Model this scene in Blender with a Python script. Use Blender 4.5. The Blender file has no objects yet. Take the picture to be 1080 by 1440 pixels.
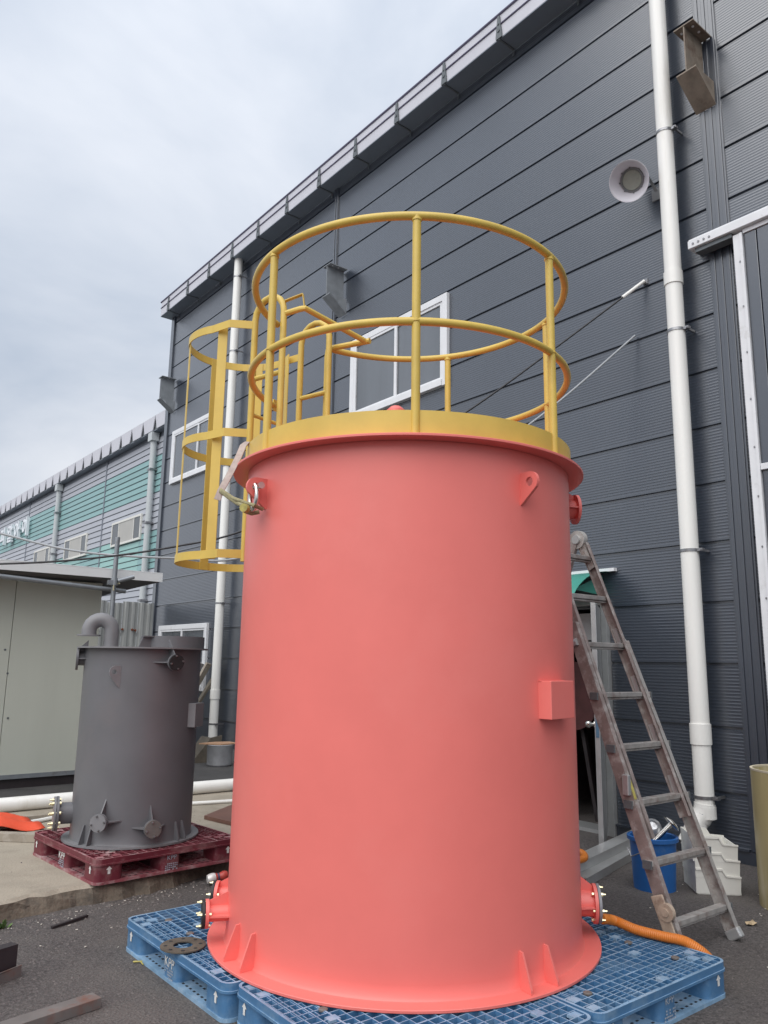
import bpy, bmesh, math, random
from mathutils import Vector, Matrix

R = math.radians
S = bpy.context.scene
COL = S.collection

# ------------------------------------------------------------------ camera
CAM_H = 1.47
def _cam():
    p, r, a = R(10.9457), R(0.8684), R(38.4867)
    F = Vector((math.sin(a)*math.cos(p), math.cos(a)*math.cos(p), math.sin(p)))
    Rt = Vector((math.cos(a), -math.sin(a), 0)); U = Rt.cross(F)
    R2 = math.cos(r)*Rt + math.sin(r)*U; U2 = -math.sin(r)*Rt + math.cos(r)*U
    m = Matrix(((R2.x, U2.x, -F.x, 0), (R2.y, U2.y, -F.y, 0), (R2.z, U2.z, -F.z, CAM_H), (0, 0, 0, 1)))
    cd = bpy.data.cameras.new('camera'); o = bpy.data.objects.new('camera', cd); COL.objects.link(o)
    o.matrix_world = m
    cd.sensor_fit = 'HORIZONTAL'; cd.sensor_width = 36; cd.lens = 36*1097.64/1080
    cd.clip_start = 0.05; cd.clip_end = 2000
    S.camera = o
_cam()

# ------------------------------------------------------------------ sky + sun
SUN = Vector((-0.56, -0.22, 0.80)).normalized()      # direction towards the sun
SKY_STRENGTH = 0.064
SUN_STRENGTH = 1.5
def _world():
    w = bpy.data.worlds.new('World'); S.world = w; w.use_nodes = True
    nt = w.node_tree; nt.nodes.clear(); N = nt.nodes.new; L = nt.links.new
    out = N('ShaderNodeOutputWorld'); bg = N('ShaderNodeBackground'); L(bg.outputs[0], out.inputs[0])
    sky = N('ShaderNodeTexSky'); sky.sky_type = 'NISHITA'; sky.sun_disc = False
    sky.sun_elevation = math.asin(SUN.z); sky.sun_rotation = math.atan2(SUN.x, SUN.y)
    sky.air_density = 1.0; sky.dust_density = 2.0
    tc = N('ShaderNodeTexCoord'); mp = N('ShaderNodeMapping'); mp.inputs['Scale'].default_value = (1.0, 1.0, 1.9); mp.inputs['Location'].default_value = (3.1, 0.4, 1.7)
    L(tc.outputs['Generated'], mp.inputs[0])
    n1 = N('ShaderNodeTexNoise'); n1.inputs['Scale'].default_value = 2.1; n1.inputs['Detail'].default_value = 6; n1.inputs['Roughness'].default_value = 0.52
    n1.inputs['Distortion'].default_value = 0.4
    L(mp.outputs[0], n1.inputs['Vector'])
    r1 = N('ShaderNodeValToRGB'); r1.color_ramp.elements[0].position = 0.30; r1.color_ramp.elements[1].position = 0.68
    r1.color_ramp.elements[0].color = (4.75, 5.45, 6.35, 1); r1.color_ramp.elements[1].color = (8.3, 8.6, 8.95, 1)
    L(n1.outputs[0], r1.inputs[0])
    mx = N('ShaderNodeMix'); mx.data_type = 'RGBA'; mx.inputs['Factor'].default_value = 0.88
    L(sky.outputs[0], mx.inputs[6]); L(r1.outputs[0], mx.inputs[7]); 
    sx = N('ShaderNodeSeparateXYZ'); L(tc.outputs['Generated'], sx.inputs[0])
    hz = N('ShaderNodeValToRGB'); hz.color_ramp.elements[0].position = 0.0; hz.color_ramp.elements[1].position = 0.75
    hz.color_ramp.elements[0].color = (0.90, 0.875, 0.87, 1); hz.color_ramp.elements[1].color = (1.08, 1.09, 1.13, 1)
    L(sx.outputs[2], hz.inputs[0])
    mu = N('ShaderNodeMix'); mu.data_type = 'RGBA'; mu.blend_type = 'MULTIPLY'; mu.inputs['Factor'].default_value = 1
    L(mx.outputs[2], mu.inputs[6]); L(hz.outputs[0], mu.inputs[7]); L(mu.outputs[2], bg.inputs[0])
    bg.inputs[1].default_value = SKY_STRENGTH
_world()
def _sun():
    d = bpy.data.lights.new('sun', 'SUN'); d.energy = SUN_STRENGTH; d.angle = R(75); d.color = (1, 0.97, 0.93)
    o = bpy.data.objects.new('sun', d); COL.objects.link(o)
    o.rotation_euler = SUN.to_track_quat('Z', 'Y').to_euler(); o.location = (0, 0, 30)
_sun()
S.view_settings.view_transform = 'Standard'; S.view_settings.look = 'None'
S.view_settings.exposure = 0.86; S.view_settings.gamma = 1.0; S.view_settings.use_curve_mapping = False
S.cycles.use_denoising = True
S.cycles.max_bounces = 8; S.cycles.diffuse_bounces = 5

# ------------------------------------------------------------------ materials
def mat(name, col, rough=0.5, metal=0.0, var=0.12, scale=6.0, bump=0.0, bscale=None, spec=0.5, stain=None, stain_scale=2.0, stain_amt=0.5, detail=6, streak=False, fine=0.0, coat=0.0, objvar=0.0):
    """procedural principled paint: colour noise, fine relief, optional second (stain) colour"""
    m = bpy.data.materials.new(name); m.use_nodes = True
    nt = m.node_tree; N = nt.nodes.new; L = nt.links.new
    b = nt.nodes['Principled BSDF']
    b.inputs['Metallic'].default_value = metal
    b.inputs['Specular IOR Level'].default_value = spec
    b.inputs['Coat Weight'].default_value = coat; b.inputs['Coat Roughness'].default_value = 0.25; b.inputs['Coat IOR'].default_value = 1.7
    tc = N('ShaderNodeTexCoord'); mp = N('ShaderNodeMapping'); L(tc.outputs['Object'], mp.inputs[0])
    if streak: mp.inputs['Scale'].default_value = (1, 1, 0.12)
    no = N('ShaderNodeTexNoise'); no.inputs['Scale'].default_value = scale; no.inputs['Detail'].default_value = detail; no.inputs['Roughness'].default_value = 0.6
    L(mp.outputs[0], no.inputs['Vector'])
    rp = N('ShaderNodeValToRGB')
    rp.color_ramp.elements[0].position = 0.3; rp.color_ramp.elements[1].position = 0.7
    rp.color_ramp.elements[0].color = [c*(1-var) for c in col]+[1]
    rp.color_ramp.elements[1].color = [min(1, c*(1+var)) for c in col]+[1]
    L(no.outputs[0], rp.inputs[0]); last = rp.outputs[0]
    if stain:
        n2 = N('ShaderNodeTexNoise'); n2.inputs['Scale'].default_value = stain_scale; n2.inputs['Detail'].default_value = 9; n2.inputs['Roughness'].default_value = 0.68
        L(mp.outputs[0], n2.inputs['Vector'])
        r2 = N('ShaderNodeValToRGB'); r2.color_ramp.elements[0].position = 0.62-0.3*stain_amt; r2.color_ramp.elements[1].position = 0.8-0.3*stain_amt
        r2.color_ramp.elements[0].color = (0, 0, 0, 1); r2.color_ramp.elements[1].color = (1, 1, 1, 1)
        L(n2.outputs[0], r2.inputs[0])
        mx = N('ShaderNodeMix'); mx.data_type = 'RGBA'; L(r2.outputs[0], mx.inputs['Factor']); L(last, mx.inputs[6]); mx.inputs[7].default_value = (*stain, 1)
        last = mx.outputs[2]
    if fine:
        n4 = N('ShaderNodeTexNoise'); n4.inputs['Scale'].default_value = 110; n4.inputs['Detail'].default_value = 3
        L(tc.outputs['Object'], n4.inputs['Vector'])
        mm = N('ShaderNodeMix'); mm.data_type = 'RGBA'; mm.blend_type = 'MULTIPLY'; mm.inputs['Factor'].default_value = 1
        r4 = N('ShaderNodeMapRange'); r4.inputs[1].default_value = 0.3; r4.inputs[2].default_value = 0.7; r4.inputs[3].default_value = 1-fine; r4.inputs[4].default_value = 1.0
        L(n4.outputs[0], r4.inputs[0]); L(last, mm.inputs[6]); L(r4.outputs[0], mm.inputs[7]); last = mm.outputs[2]
    if objvar:
        oi = N('ShaderNodeObjectInfo'); ro = N('ShaderNodeMapRange'); ro.inputs[3].default_value = 1-objvar; ro.inputs[4].default_value = 1+objvar
        L(oi.outputs['Random'], ro.inputs[0])
        mo = N('ShaderNodeMix'); mo.data_type = 'RGBA'; mo.blend_type = 'MULTIPLY'; mo.inputs['Factor'].default_value = 1
        L(last, mo.inputs[6]); L(ro.outputs[0], mo.inputs[7]); last = mo.outputs[2]
    L(last, b.inputs['Base Color'])
    rr = N('ShaderNodeMapRange'); rr.inputs[3].default_value = max(0.03, rough-0.08); rr.inputs[4].default_value = min(1, rough+0.08)
    L(no.outputs[0], rr.inputs[0]); L(rr.outputs[0], b.inputs['Roughness'])
    if bump:
        n3 = N('ShaderNodeTexNoise'); n3.inputs['Scale'].default_value = bscale or scale*6; n3.inputs['Detail'].default_value = 4
        L(tc.outputs['Object'], n3.inputs['Vector'])
        bp = N('ShaderNodeBump'); bp.inputs['Strength'].default_value = bump; bp.inputs['Distance'].default_value = 0.01
        L(n3.outputs[0], bp.inputs['Height']); L(bp.outputs[0], b.inputs['Normal'])
    return m

M = {}
M['pink'] = mat('salmon_paint', (0.80, 0.188, 0.162), 0.38, var=0.035, scale=2.6, bump=0.22, bscale=2.6, spec=0.5, stain=(0.81, 0.203, 0.176), stain_scale=1.5, stain_amt=0.35)
M['yellow'] = mat('yellow_paint', (0.64, 0.455, 0.090), 0.40, var=0.11, scale=5, bump=0.03, bscale=30)
M['yellow_worn'] = mat('yellow_paint_flat', (0.65, 0.46, 0.095), 0.45, var=0.10, scale=4, bump=0.05, bscale=18)
M['grey_paint'] = mat('grey_paint', (0.136, 0.136, 0.146), 0.42, var=0.08, scale=3, bump=0.08, bscale=6, stain=(0.15, 0.142, 0.148), stain_scale=2.2, stain_amt=0.35)
M['grey_flange'] = mat('grey_flange', (0.20, 0.20, 0.21), 0.5, var=0.1, scale=8, bump=0.05)
M['wall'] = mat('wall_panel_paint', (0.026, 0.035, 0.053), 0.30, var=0.08, scale=0.8, stain=(0.032, 0.041, 0.059), stain_scale=0.7, stain_amt=0.35, bump=0.10, bscale=1.3, spec=1.0, coat=0.85, objvar=0.10)
M['wall_trim'] = mat('wall_trim_paint', (0.026, 0.035, 0.053), 0.32, var=0.05, scale=1.5, spec=1.0, coat=0.8)
M['white_trim'] = mat('white_trim', (0.74, 0.75, 0.77), 0.35, var=0.04, scale=6, stain=(0.55, 0.55, 0.54), stain_scale=5, stain_amt=0.1)
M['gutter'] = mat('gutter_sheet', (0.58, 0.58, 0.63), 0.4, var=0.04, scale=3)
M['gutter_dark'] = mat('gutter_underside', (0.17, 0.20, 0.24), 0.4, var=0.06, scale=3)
M['gutter_bar'] = mat('gutter_bar', (0.13, 0.12, 0.19), 0.45, var=0.06)
M['steel_dark'] = mat('dark_galvanised', (0.14, 0.155, 0.165), 0.5, metal=0.3, var=0.15, scale=12)
M['primer'] = mat('weathered_primer_steel', (0.23, 0.19, 0.15), 0.6, var=0.25, scale=9, stain=(0.12, 0.075, 0.05), stain_scale=6, stain_amt=0.35, bump=0.1)
M['primer_grey'] = mat('grey_bracket_steel', (0.24, 0.26, 0.28), 0.55, var=0.15, scale=9)
M['pvc'] = mat('white_pvc', (0.84, 0.835, 0.80), 0.30, var=0.06, scale=2.5, stain=(0.66, 0.63, 0.56), stain_scale=3, stain_amt=0.25, streak=True)
M['pvc_far'] = mat('dull_white_pvc', (0.52, 0.55, 0.56), 0.35, var=0.05, scale=2.5, streak=True)
M['clamp'] = mat('clamp_steel', (0.30, 0.30, 0.31), 0.35, metal=0.8, var=0.15, scale=20)
M['chrome'] = mat('bright_steel', (0.62, 0.61, 0.58), 0.22, metal=1.0, var=0.1, scale=20)
M['brass'] = mat('zinc_yellow_bolt', (0.70, 0.63, 0.42), 0.25, metal=0.9, var=0.15, scale=30)
M['glass'] = mat('window_glass', (0.085, 0.095, 0.108), 0.10, var=0.35, scale=0.9, spec=1.0, coat=0.6, bump=0.05, bscale=1.2, streak=True)
M['glass_far'] = mat('pale_blind_glass', (0.42, 0.41, 0.38), 0.35, var=0.06, scale=2)
M['glass_gap'] = mat('dark_glass', (0.10, 0.11, 0.12), 0.15, var=0.1, scale=2)
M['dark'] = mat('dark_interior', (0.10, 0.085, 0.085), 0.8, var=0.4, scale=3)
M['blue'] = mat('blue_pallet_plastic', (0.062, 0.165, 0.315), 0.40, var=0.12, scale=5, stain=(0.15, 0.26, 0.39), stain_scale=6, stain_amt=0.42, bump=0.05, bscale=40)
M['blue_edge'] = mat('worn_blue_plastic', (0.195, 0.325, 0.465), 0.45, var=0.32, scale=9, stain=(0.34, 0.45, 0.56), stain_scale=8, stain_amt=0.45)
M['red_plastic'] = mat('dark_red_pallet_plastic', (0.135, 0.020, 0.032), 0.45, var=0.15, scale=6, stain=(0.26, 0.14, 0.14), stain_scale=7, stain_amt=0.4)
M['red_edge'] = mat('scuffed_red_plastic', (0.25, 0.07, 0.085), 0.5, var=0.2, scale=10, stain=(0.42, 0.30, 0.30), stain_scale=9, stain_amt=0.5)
M['print'] = mat('white_print', (0.68, 0.68, 0.66), 0.6, var=0.15, scale=60)
M['print_dull'] = mat('worn_white_print', (0.34, 0.38, 0.44), 0.6, var=0.25, scale=60)
M['alu'] = mat('worn_aluminium', (0.46, 0.44, 0.42), 0.42, metal=0.45, var=0.2, scale=14, stain=(0.27, 0.20, 0.18), stain_scale=9, stain_amt=0.4, bump=0.08, bscale=60)
M['alu_red'] = mat('red_stained_aluminium', (0.29, 0.235, 0.22), 0.5, metal=0.2, var=0.25, scale=11, stain=(0.50, 0.475, 0.455), stain_scale=14, stain_amt=0.40, bump=0.08, bscale=60)
M['alu_clean'] = mat('dull_aluminium', (0.52, 0.53, 0.53), 0.35, metal=0.6, var=0.08, scale=8)
M['rubber'] = mat('black_rubber', (0.022, 0.022, 0.024), 0.6, var=0.2, scale=20)
M['hinge_plastic'] = mat('dirty_cream_plastic', (0.45, 0.36, 0.28), 0.5, var=0.2, scale=18, stain=(0.25, 0.17, 0.13), stain_scale=16, stain_amt=0.4)
M['hose'] = mat('orange_hose', (0.62, 0.19, 0.028), 0.4, var=0.08, scale=12)
M['bucket'] = mat('blue_bucket_plastic', (0.018, 0.115, 0.36), 0.4, var=0.1, scale=6, stain=(0.08, 0.17, 0.33), stain_scale=7, stain_amt=0.15)
M['crate'] = mat('white_crate_plastic', (0.74, 0.735, 0.69), 0.45, var=0.05, scale=6, stain=(0.42, 0.39, 0.34), stain_scale=6, stain_amt=0.2)
M['fibreglass'] = mat('yellowed_fibreglass', (0.36, 0.30, 0.15), 0.35, var=0.14, scale=5, streak=True, stain=(0.50, 0.46, 0.34), stain_scale=5, stain_amt=0.25)
M['fibre_rim'] = mat('pale_fibreglass_rim', (0.62, 0.56, 0.42), 0.4, var=0.1)
M['shed'] = mat('pale_green_sandwich_panel', (0.50, 0.515, 0.45), 0.5, var=0.05, scale=2.5, streak=True, stain=(0.36, 0.36, 0.31), stain_scale=1.6, stain_amt=0.12, bump=0.04, bscale=60)
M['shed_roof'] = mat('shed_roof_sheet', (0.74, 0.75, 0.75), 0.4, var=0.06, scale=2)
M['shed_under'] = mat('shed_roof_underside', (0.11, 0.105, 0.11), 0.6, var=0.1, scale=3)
M['galv'] = mat('galvanised_pipe', (0.27, 0.29, 0.31), 0.45, metal=0.5, var=0.12, scale=8, stain=(0.14, 0.10, 0.08), stain_scale=5, stain_amt=0.15)
M['fence'] = mat('corrugated_sheet', (0.34, 0.35, 0.34), 0.5, var=0.16, scale=5, streak=True, stain=(0.20, 0.20, 0.20), stain_scale=4, stain_amt=0.35)
M['rust'] = mat('rust', (0.17, 0.05, 0.025), 0.85, var=0.4, scale=40)
M['siding'] = mat('pale_lilac_siding', (0.42, 0.44, 0.485), 0.45, var=0.04, scale=1, objvar=0.05)
M['teal'] = mat('teal_siding', (0.235, 0.405, 0.405), 0.45, var=0.05, scale=1, objvar=0.05)
M['teal_light'] = mat('light_teal_siding', (0.29, 0.50, 0.47), 0.45, var=0.05, scale=1)
M['siding_dark'] = mat('siding_joint', (0.20, 0.22, 0.26), 0.6, var=0.1)
M['sign_white'] = mat('sign_letter_white', (0.80, 0.84, 0.88), 0.4, var=0.03)
M['asphalt'] = mat('asphalt', (0.108, 0.096, 0.093), 0.85, var=0.55, scale=42, stain=(0.150, 0.135, 0.125), stain_scale=0.9, stain_amt=0.5, bump=1.0, bscale=60, fine=0.55, detail=10)
M['asphalt_far'] = mat('smooth_asphalt', (0.062, 0.060, 0.060), 0.85, var=0.2, scale=5, bump=0.4, bscale=90, stain=(0.09, 0.085, 0.08), stain_scale=2, stain_amt=0.3)
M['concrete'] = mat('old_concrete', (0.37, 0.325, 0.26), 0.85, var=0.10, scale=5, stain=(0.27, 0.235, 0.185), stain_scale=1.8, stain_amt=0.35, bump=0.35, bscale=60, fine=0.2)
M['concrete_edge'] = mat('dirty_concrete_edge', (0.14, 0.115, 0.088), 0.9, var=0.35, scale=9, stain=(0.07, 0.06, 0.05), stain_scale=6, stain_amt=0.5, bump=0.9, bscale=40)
M['wood'] = mat('weathered_timber', (0.30, 0.26, 0.21), 0.7, var=0.2, scale=6, stain=(0.42, 0.38, 0.33), stain_scale=9, stain_amt=0.35)
M['board'] = mat('brown_plywood', (0.15, 0.075, 0.055), 0.6, var=0.15, scale=5)
M['red_cloth'] = mat('red_orange_sheet', (0.75, 0.09, 0.035), 0.55, var=0.08, scale=12, bump=0.3, bscale=25)
M['stone'] = mat('grit', (0.14, 0.125, 0.118), 0.9, var=0.4, scale=3)
M['litter'] = mat('pale_litter', (0.60, 0.56, 0.50), 0.7, var=0.2, scale=20)
M['leaf_dry'] = mat('dry_leaf', (0.42, 0.32, 0.20), 0.7, var=0.2, scale=30)
M['weed'] = mat('weed_green', (0.10, 0.17, 0.05), 0.7, var=0.25, scale=20)
M['sling'] = mat('dirty_sling_webbing', (0.42, 0.33, 0.30), 0.8, var=0.2, scale=30, stain=(0.52, 0.45, 0.40), stain_scale=14, stain_amt=0.4)
M['rope'] = mat('olive_rope', (0.30, 0.27, 0.15), 0.8, var=0.25, scale=50)
M['cable_black'] = mat('black_cable', (0.02, 0.02, 0.024), 0.5, var=0.1)
M['cable_grey'] = mat('grey_cable', (0.34, 0.36, 0.38), 0.45, var=0.1)
M['awning'] = mat('green_polycarbonate', (0.05, 0.28, 0.22), 0.25, var=0.1, scale=4, spec=0.6)
M['lamp_shade'] = mat('lamp_shade_white', (0.70, 0.68, 0.73), 0.4, var=0.03, scale=5)
M['lamp_lens'] = mat('lamp_lens', (0.33, 0.35, 0.31), 0.3, var=0.08, scale=40)
M['lamp_body'] = mat('lamp_body', (0.20, 0.21, 0.22), 0.4, var=0.06)
M['can'] = mat('can_white', (0.70, 0.68, 0.66), 0.35, metal=0.2, var=0.1, scale=20)
M['can_red'] = mat('can_red', (0.45, 0.06, 0.045), 0.4, var=0.15, scale=25)
M['can_dark'] = mat('can_dark_print', (0.06, 0.07, 0.12), 0.4, var=0.15, scale=25)
M['pot'] = mat('dented_aluminium_pot', (0.50, 0.51, 0.53), 0.35, metal=0.6, var=0.15, scale=8, bump=0.3, bscale=9)
M['cardboard'] = mat('tan_lid', (0.42, 0.25, 0.15), 0.7, var=0.1, scale=8)
M['steel_plate'] = mat('rust_spotted_steel', (0.17, 0.155, 0.145), 0.6, metal=0.2, var=0.15, scale=9, stain=(0.20, 0.08, 0.05), stain_scale=5, stain_amt=0.3)
M['steel_top'] = mat('reddish_steel', (0.34, 0.145, 0.12), 0.55, var=0.15, scale=9, stain=(0.28, 0.22, 0.20), stain_scale=6, stain_amt=0.3)
M['black_steel'] = mat('dark_channel_steel', (0.028, 0.022, 0.024), 0.5, var=0.3, scale=5)
M['plywood_dark'] = mat('oil_stained_wood', (0.10, 0.085, 0.065), 0.7, var=0.3, scale=9)
M['lock_blue'] = mat('lock_plate', (0.12, 0.22, 0.33), 0.35, metal=0.4, var=0.05)
M['sticker'] = mat('yellow_sticker', (0.42, 0.36, 0.10), 0.6, var=0.3, scale=30)
M['reel'] = mat('maroon_reel', (0.09, 0.028, 0.028), 0.5, var=0.3, scale=8)
M['gasket'] = mat('grey_gasket', (0.26, 0.27, 0.29), 0.5, var=0.1)

# ------------------------------------------------------------------ mesh builder
class MB:
    def __init__(s): s.v = []; s.f = []
    def add(s, vs, fs):
        k = len(s.v); s.v += [Vector(p) for p in vs]; s.f += [[i+k for i in f] for f in fs]; return s
    def box(s, c, d, m=None):
        c = Vector(c); x, y, z = d[0]/2, d[1]/2, d[2]/2
        P = [Vector(p) for p in ((-x,-y,-z),(x,-y,-z),(x,y,-z),(-x,y,-z),(-x,-y,z),(x,-y,z),(x,y,z),(-x,y,z))]
        if m is not None: P = [m @ p for p in P]
        return s.add([p+c for p in P], [(3,2,1,0),(4,5,6,7),(0,1,5,4),(1,2,6,5),(2,3,7,6),(3,0,4,7)])
    def box2(s, a, b):
        return s.box([(a[i]+b[i])/2 for i in range(3)], [abs(b[i]-a[i]) for i in range(3)])
    def bar(s, p, q, w, h, up=(0,0,1)):
        """rectangular bar p->q; h along 'up', w across"""
        p = Vector(p); q = Vector(q); d = (q-p); L = d.length; d.normalize(); u = Vector(up); u = (u-d*u.dot(d)).normalized(); t = d.cross(u)
        m = Matrix((t, d, u)).transposed()
        return s.box((p+q)/2, (w, L, h), m)
    def frust(s, p, q, r0, r1, n=16, caps=True):
        p = Vector(p); q = Vector(q); d = (q-p).normalized(); a = Vector((0,0,1)) if abs(d.z) < .9 else Vector((1,0,0))
        u = d.cross(a).normalized(); w = d.cross(u)
        V = []
        for c, r in ((p, r0), (q, r1)):
            for i in range(n):
                t = 2*math.pi*i/n; V.append(c+u*(r*math.cos(t))+w*(r*math.sin(t)))
        F = [(i, i+n, (i+1) % n+n, (i+1) % n) for i in range(n)]
        if caps: F += [tuple(range(n)), tuple(range(2*n-1, n-1, -1))]
        return s.add(V, F)
    def cyl(s, p, q, r, n=16, caps=True): return s.frust(p, q, r, r, n, caps)
    def tube(s, path, r, n=10, closed=False, rad=None):
        P = [Vector(p) for p in path]; m = len(P); prev = None; V = []
        for i, p in enumerate(P):
            if closed: d = P[(i+1) % m]-P[i-1]
            else: d = P[min(i+1, m-1)]-P[max(i-1, 0)]
            d.normalize()
            if prev is None:
                a = Vector((0,0,1)) if abs(d.z) < .9 else Vector((1,0,0)); u = d.cross(a).normalized()
            else: u = (prev-d*prev.dot(d)).normalized()
            prev = u; w = d.cross(u); rr = rad[i] if rad else r
            V += [p+u*(rr*math.cos(2*math.pi*k/n))+w*(rr*math.sin(2*math.pi*k/n)) for k in range(n)]
        F = []
        for i in range(m if closed else m-1):
            a = i*n; b = ((i+1) % m)*n
            F += [(a+k, a+(k+1) % n, b+(k+1) % n, b+k) for k in range(n)]
        if not closed: F += [tuple(range(n-1, -1, -1)), tuple((m-1)*n+k for k in range(n))]
        return s.add(V, F)
    def prism(s, pts, off):
        """planar polygon (3D points) extruded by vector off"""
        P = [Vector(p) for p in pts]; o = Vector(off); n = len(P)
        return s.add(P+[p+o for p in P], [tuple(range(n-1, -1, -1)), tuple(range(n, 2*n))]+[(i, (i+1) % n, (i+1) % n+n, i+n) for i in range(n)])
    def ring(s, outer, inner, off):
        """flat ring between two equally long outlines, extruded"""
        n = len(outer); o = Vector(off); A = [Vector(p) for p in outer]; B = [Vector(p) for p in inner]
        V = A+B+[p+o for p in A]+[p+o for p in B]; F = []
        for i in range(n):
            j = (i+1) % n
            F += [(i, i+n, j+n, j), (2*n+i, 2*n+j, 3*n+j, 3*n+i), (i, j, 2*n+j, 2*n+i), (n+j, n+i, 3*n+i, 3*n+j)]
        return s.add(V, F)
    def lathe(s, prof, n=48, c=(0,0,0), axis=None, a0=0, a1=2*math.pi):
        """profile [(r,z)] about z through c"""
        c = Vector(c); full = abs(a1-a0-2*math.pi) < 1e-6; cnt = n if full else n+1; V = []
        m = axis or Matrix.Identity(3)
        for i in range(cnt):
            t = a0+(a1-a0)*i/n
            V += [c+m @ Vector((r*math.cos(t), r*math.sin(t), z)) for r, z in prof]
        k = len(prof); F = []
        for i in range(n):
            j = (i+1) % cnt
            F += [(i*k+q, j*k+q, j*k+q+1, i*k+q+1) for q in range(k-1)]
        return s.add(V, F)

ORG = {}
def tag(o, label=None, cat=None, group=None, kind=None):
    if label: o['label'] = label
    if cat: o['category'] = cat
    if group: o['group'] = group
    if kind: o['kind'] = kind
    return o
def thing(name, label, cat, loc=(0,0,0), group=None):
    o = bpy.data.objects.new(name, None); o.empty_display_size = 0.1; COL.objects.link(o); o.location = loc
    ORG[o.name] = Vector(loc); return tag(o, label, cat, group)
def mesh_of(name, mb, m, smooth=False, org=(0,0,0), bevel=None):
    org = Vector(org); me = bpy.data.meshes.new(name)
    me.from_pydata([tuple(p-org) for p in mb.v], [], mb.f)
    bm = bmesh.new(); bm.from_mesh(me); bmesh.ops.recalc_face_normals(bm, faces=bm.faces); bm.to_mesh(me); bm.free()
    for mm in (m if isinstance(m, (list, tuple)) else [m]): me.materials.append(M[mm] if isinstance(mm, str) else mm)
    if smooth:
        for p in me.polygons: p.use_smooth = True
        me.set_sharp_from_angle(angle=R(35))
    return me
def put(name, mb, m, parent=None, smooth=False, bevel=0, **tags):
    """mesh object from a builder in world coordinates; child of parent when given"""
    if parent is None:
        zs = [p for p in mb.v]; org = Vector((sum(p.x for p in zs)/len(zs), sum(p.y for p in zs)/len(zs), min(p.z for p in zs)))
    else: org = ORG[parent.name]
    me = mesh_of(name, mb, m, smooth, org)
    o = bpy.data.objects.new(name, me); COL.objects.link(o)
    if parent is None: o.location = org
    else: o.parent = parent
    ORG[o.name] = org
    if bevel:
        b = o.modifiers.new('bevel', 'BEVEL'); b.width = bevel; b.segments = 2; b.limit_method = 'ANGLE'; b.angle_limit = R(40)
    if tags: tag(o, **tags)
    return o
def put_mesh(name, me, parent, loc=(0,0,0), rot=None):
    """object that shares mesh data, placed at a world location under parent"""
    o = bpy.data.objects.new(name, me); COL.objects.link(o); o.parent = parent
    o.location = Vector(loc)-ORG[parent.name]
    if rot is not None: o.rotation_euler = rot
    ORG[o.name] = ORG[parent.name]
    return o
def copy_tree(o, parent=None):
    c = o.copy(); COL.objects.link(c); c.parent = parent; ORG[c.name] = ORG.get(o.name, Vector())
    for ch in list(o.children): copy_tree(ch, c)
    return c
def rrect(x, y, r, n=5, z=0.0):
    """rounded rectangle outline with half sizes x, y"""
    P = []
    for cx, cy, a in ((x-r, y-r, 0), (-x+r, y-r, 90), (-x+r, -y+r, 180), (x-r, -y+r, 270)):
        for i in range(n+1):
            t = R(a+90*i/n); P.append(Vector((cx+r*math.cos(t), cy+r*math.sin(t), z)))
    return P
def text_mb(s, size, depth=0.002, space=1.0, bold=0.0):
    cu = bpy.data.curves.new('t', 'FONT'); cu.body = s; cu.size = size; cu.extrude = depth/2; cu.align_x = 'CENTER'; cu.align_y = 'CENTER'; cu.space_character = space
    cu.resolution_u = 3; cu.offset = bold
    o = bpy.data.objects.new('t', cu); COL.objects.link(o)
    dg = bpy.context.evaluated_depsgraph_get(); me = bpy.data.meshes.new_from_object(o.evaluated_get(dg))
    mb = MB(); mb.add([v.co.copy() for v in me.vertices], [list(p.vertices) for p in me.polygons])
    bpy.data.objects.remove(o); bpy.data.curves.remove(cu); bpy.data.meshes.remove(me)
    return mb
def xf(mb, m):
    mb.v = [m @ p for p in mb.v]; return mb
rnd = random.Random(7)

# ================================================================== SETTING: ground
def ground():
    mb = MB(); mb.add([(-300,-300,0),(300,-300,0),(300,300,0),(-300,300,0)], [(0,1,2,3)])
    put('ground', mb, 'asphalt', kind='structure')
    # raised concrete slab with a broken front edge
    top = []; n = 90; mb = MB()
    front = []
    for i in range(n+1):
        x = -4.0+8.2*i/n; y = 4.84+0.155*x+0.035*math.sin(x*5.1)+rnd.uniform(-.018, .018)
        if x > 3.9: y += (x-3.9)*1.4
        front.append((x, y))
    V = []; F = []
    for i, (x, y) in enumerate(front):
        r1 = rnd.uniform(-.012, .012); r2 = rnd.uniform(-.02, .03)
        V += [(x, 8.1, .10), (x, y+.05, .10+rnd.uniform(-.002,.002)), (x, y+.012+r1, .088+rnd.uniform(-.008,.004)), (x, y-.012+r2, .045+rnd.uniform(-.012,.012)), (x, y-.035+r2, -.01)]
    k = 5
    for i in range(n): F += [(i*k+q, (i+1)*k+q, (i+1)*k+q+1, i*k+q+1) for q in range(k-1)]
    e = n*k; V += [(4.2, 8.1, -.01)]; F += [(e, e+1, e+2, e+3, e+4, len(V)-1)]
    mb.add(V, F)
    me = mesh_of('pavement_slab', mb, ['concrete', 'concrete_edge'])
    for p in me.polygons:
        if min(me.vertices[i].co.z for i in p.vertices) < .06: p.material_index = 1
    o = bpy.data.objects.new('pavement_slab', me); COL.objects.link(o); tag(o, kind='structure')
    mb = MB().box2((-6, 8.1, -.02), (6.12, 40, .10)); put('road_surface', mb, 'asphalt_far', kind='structure')
ground()

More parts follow.
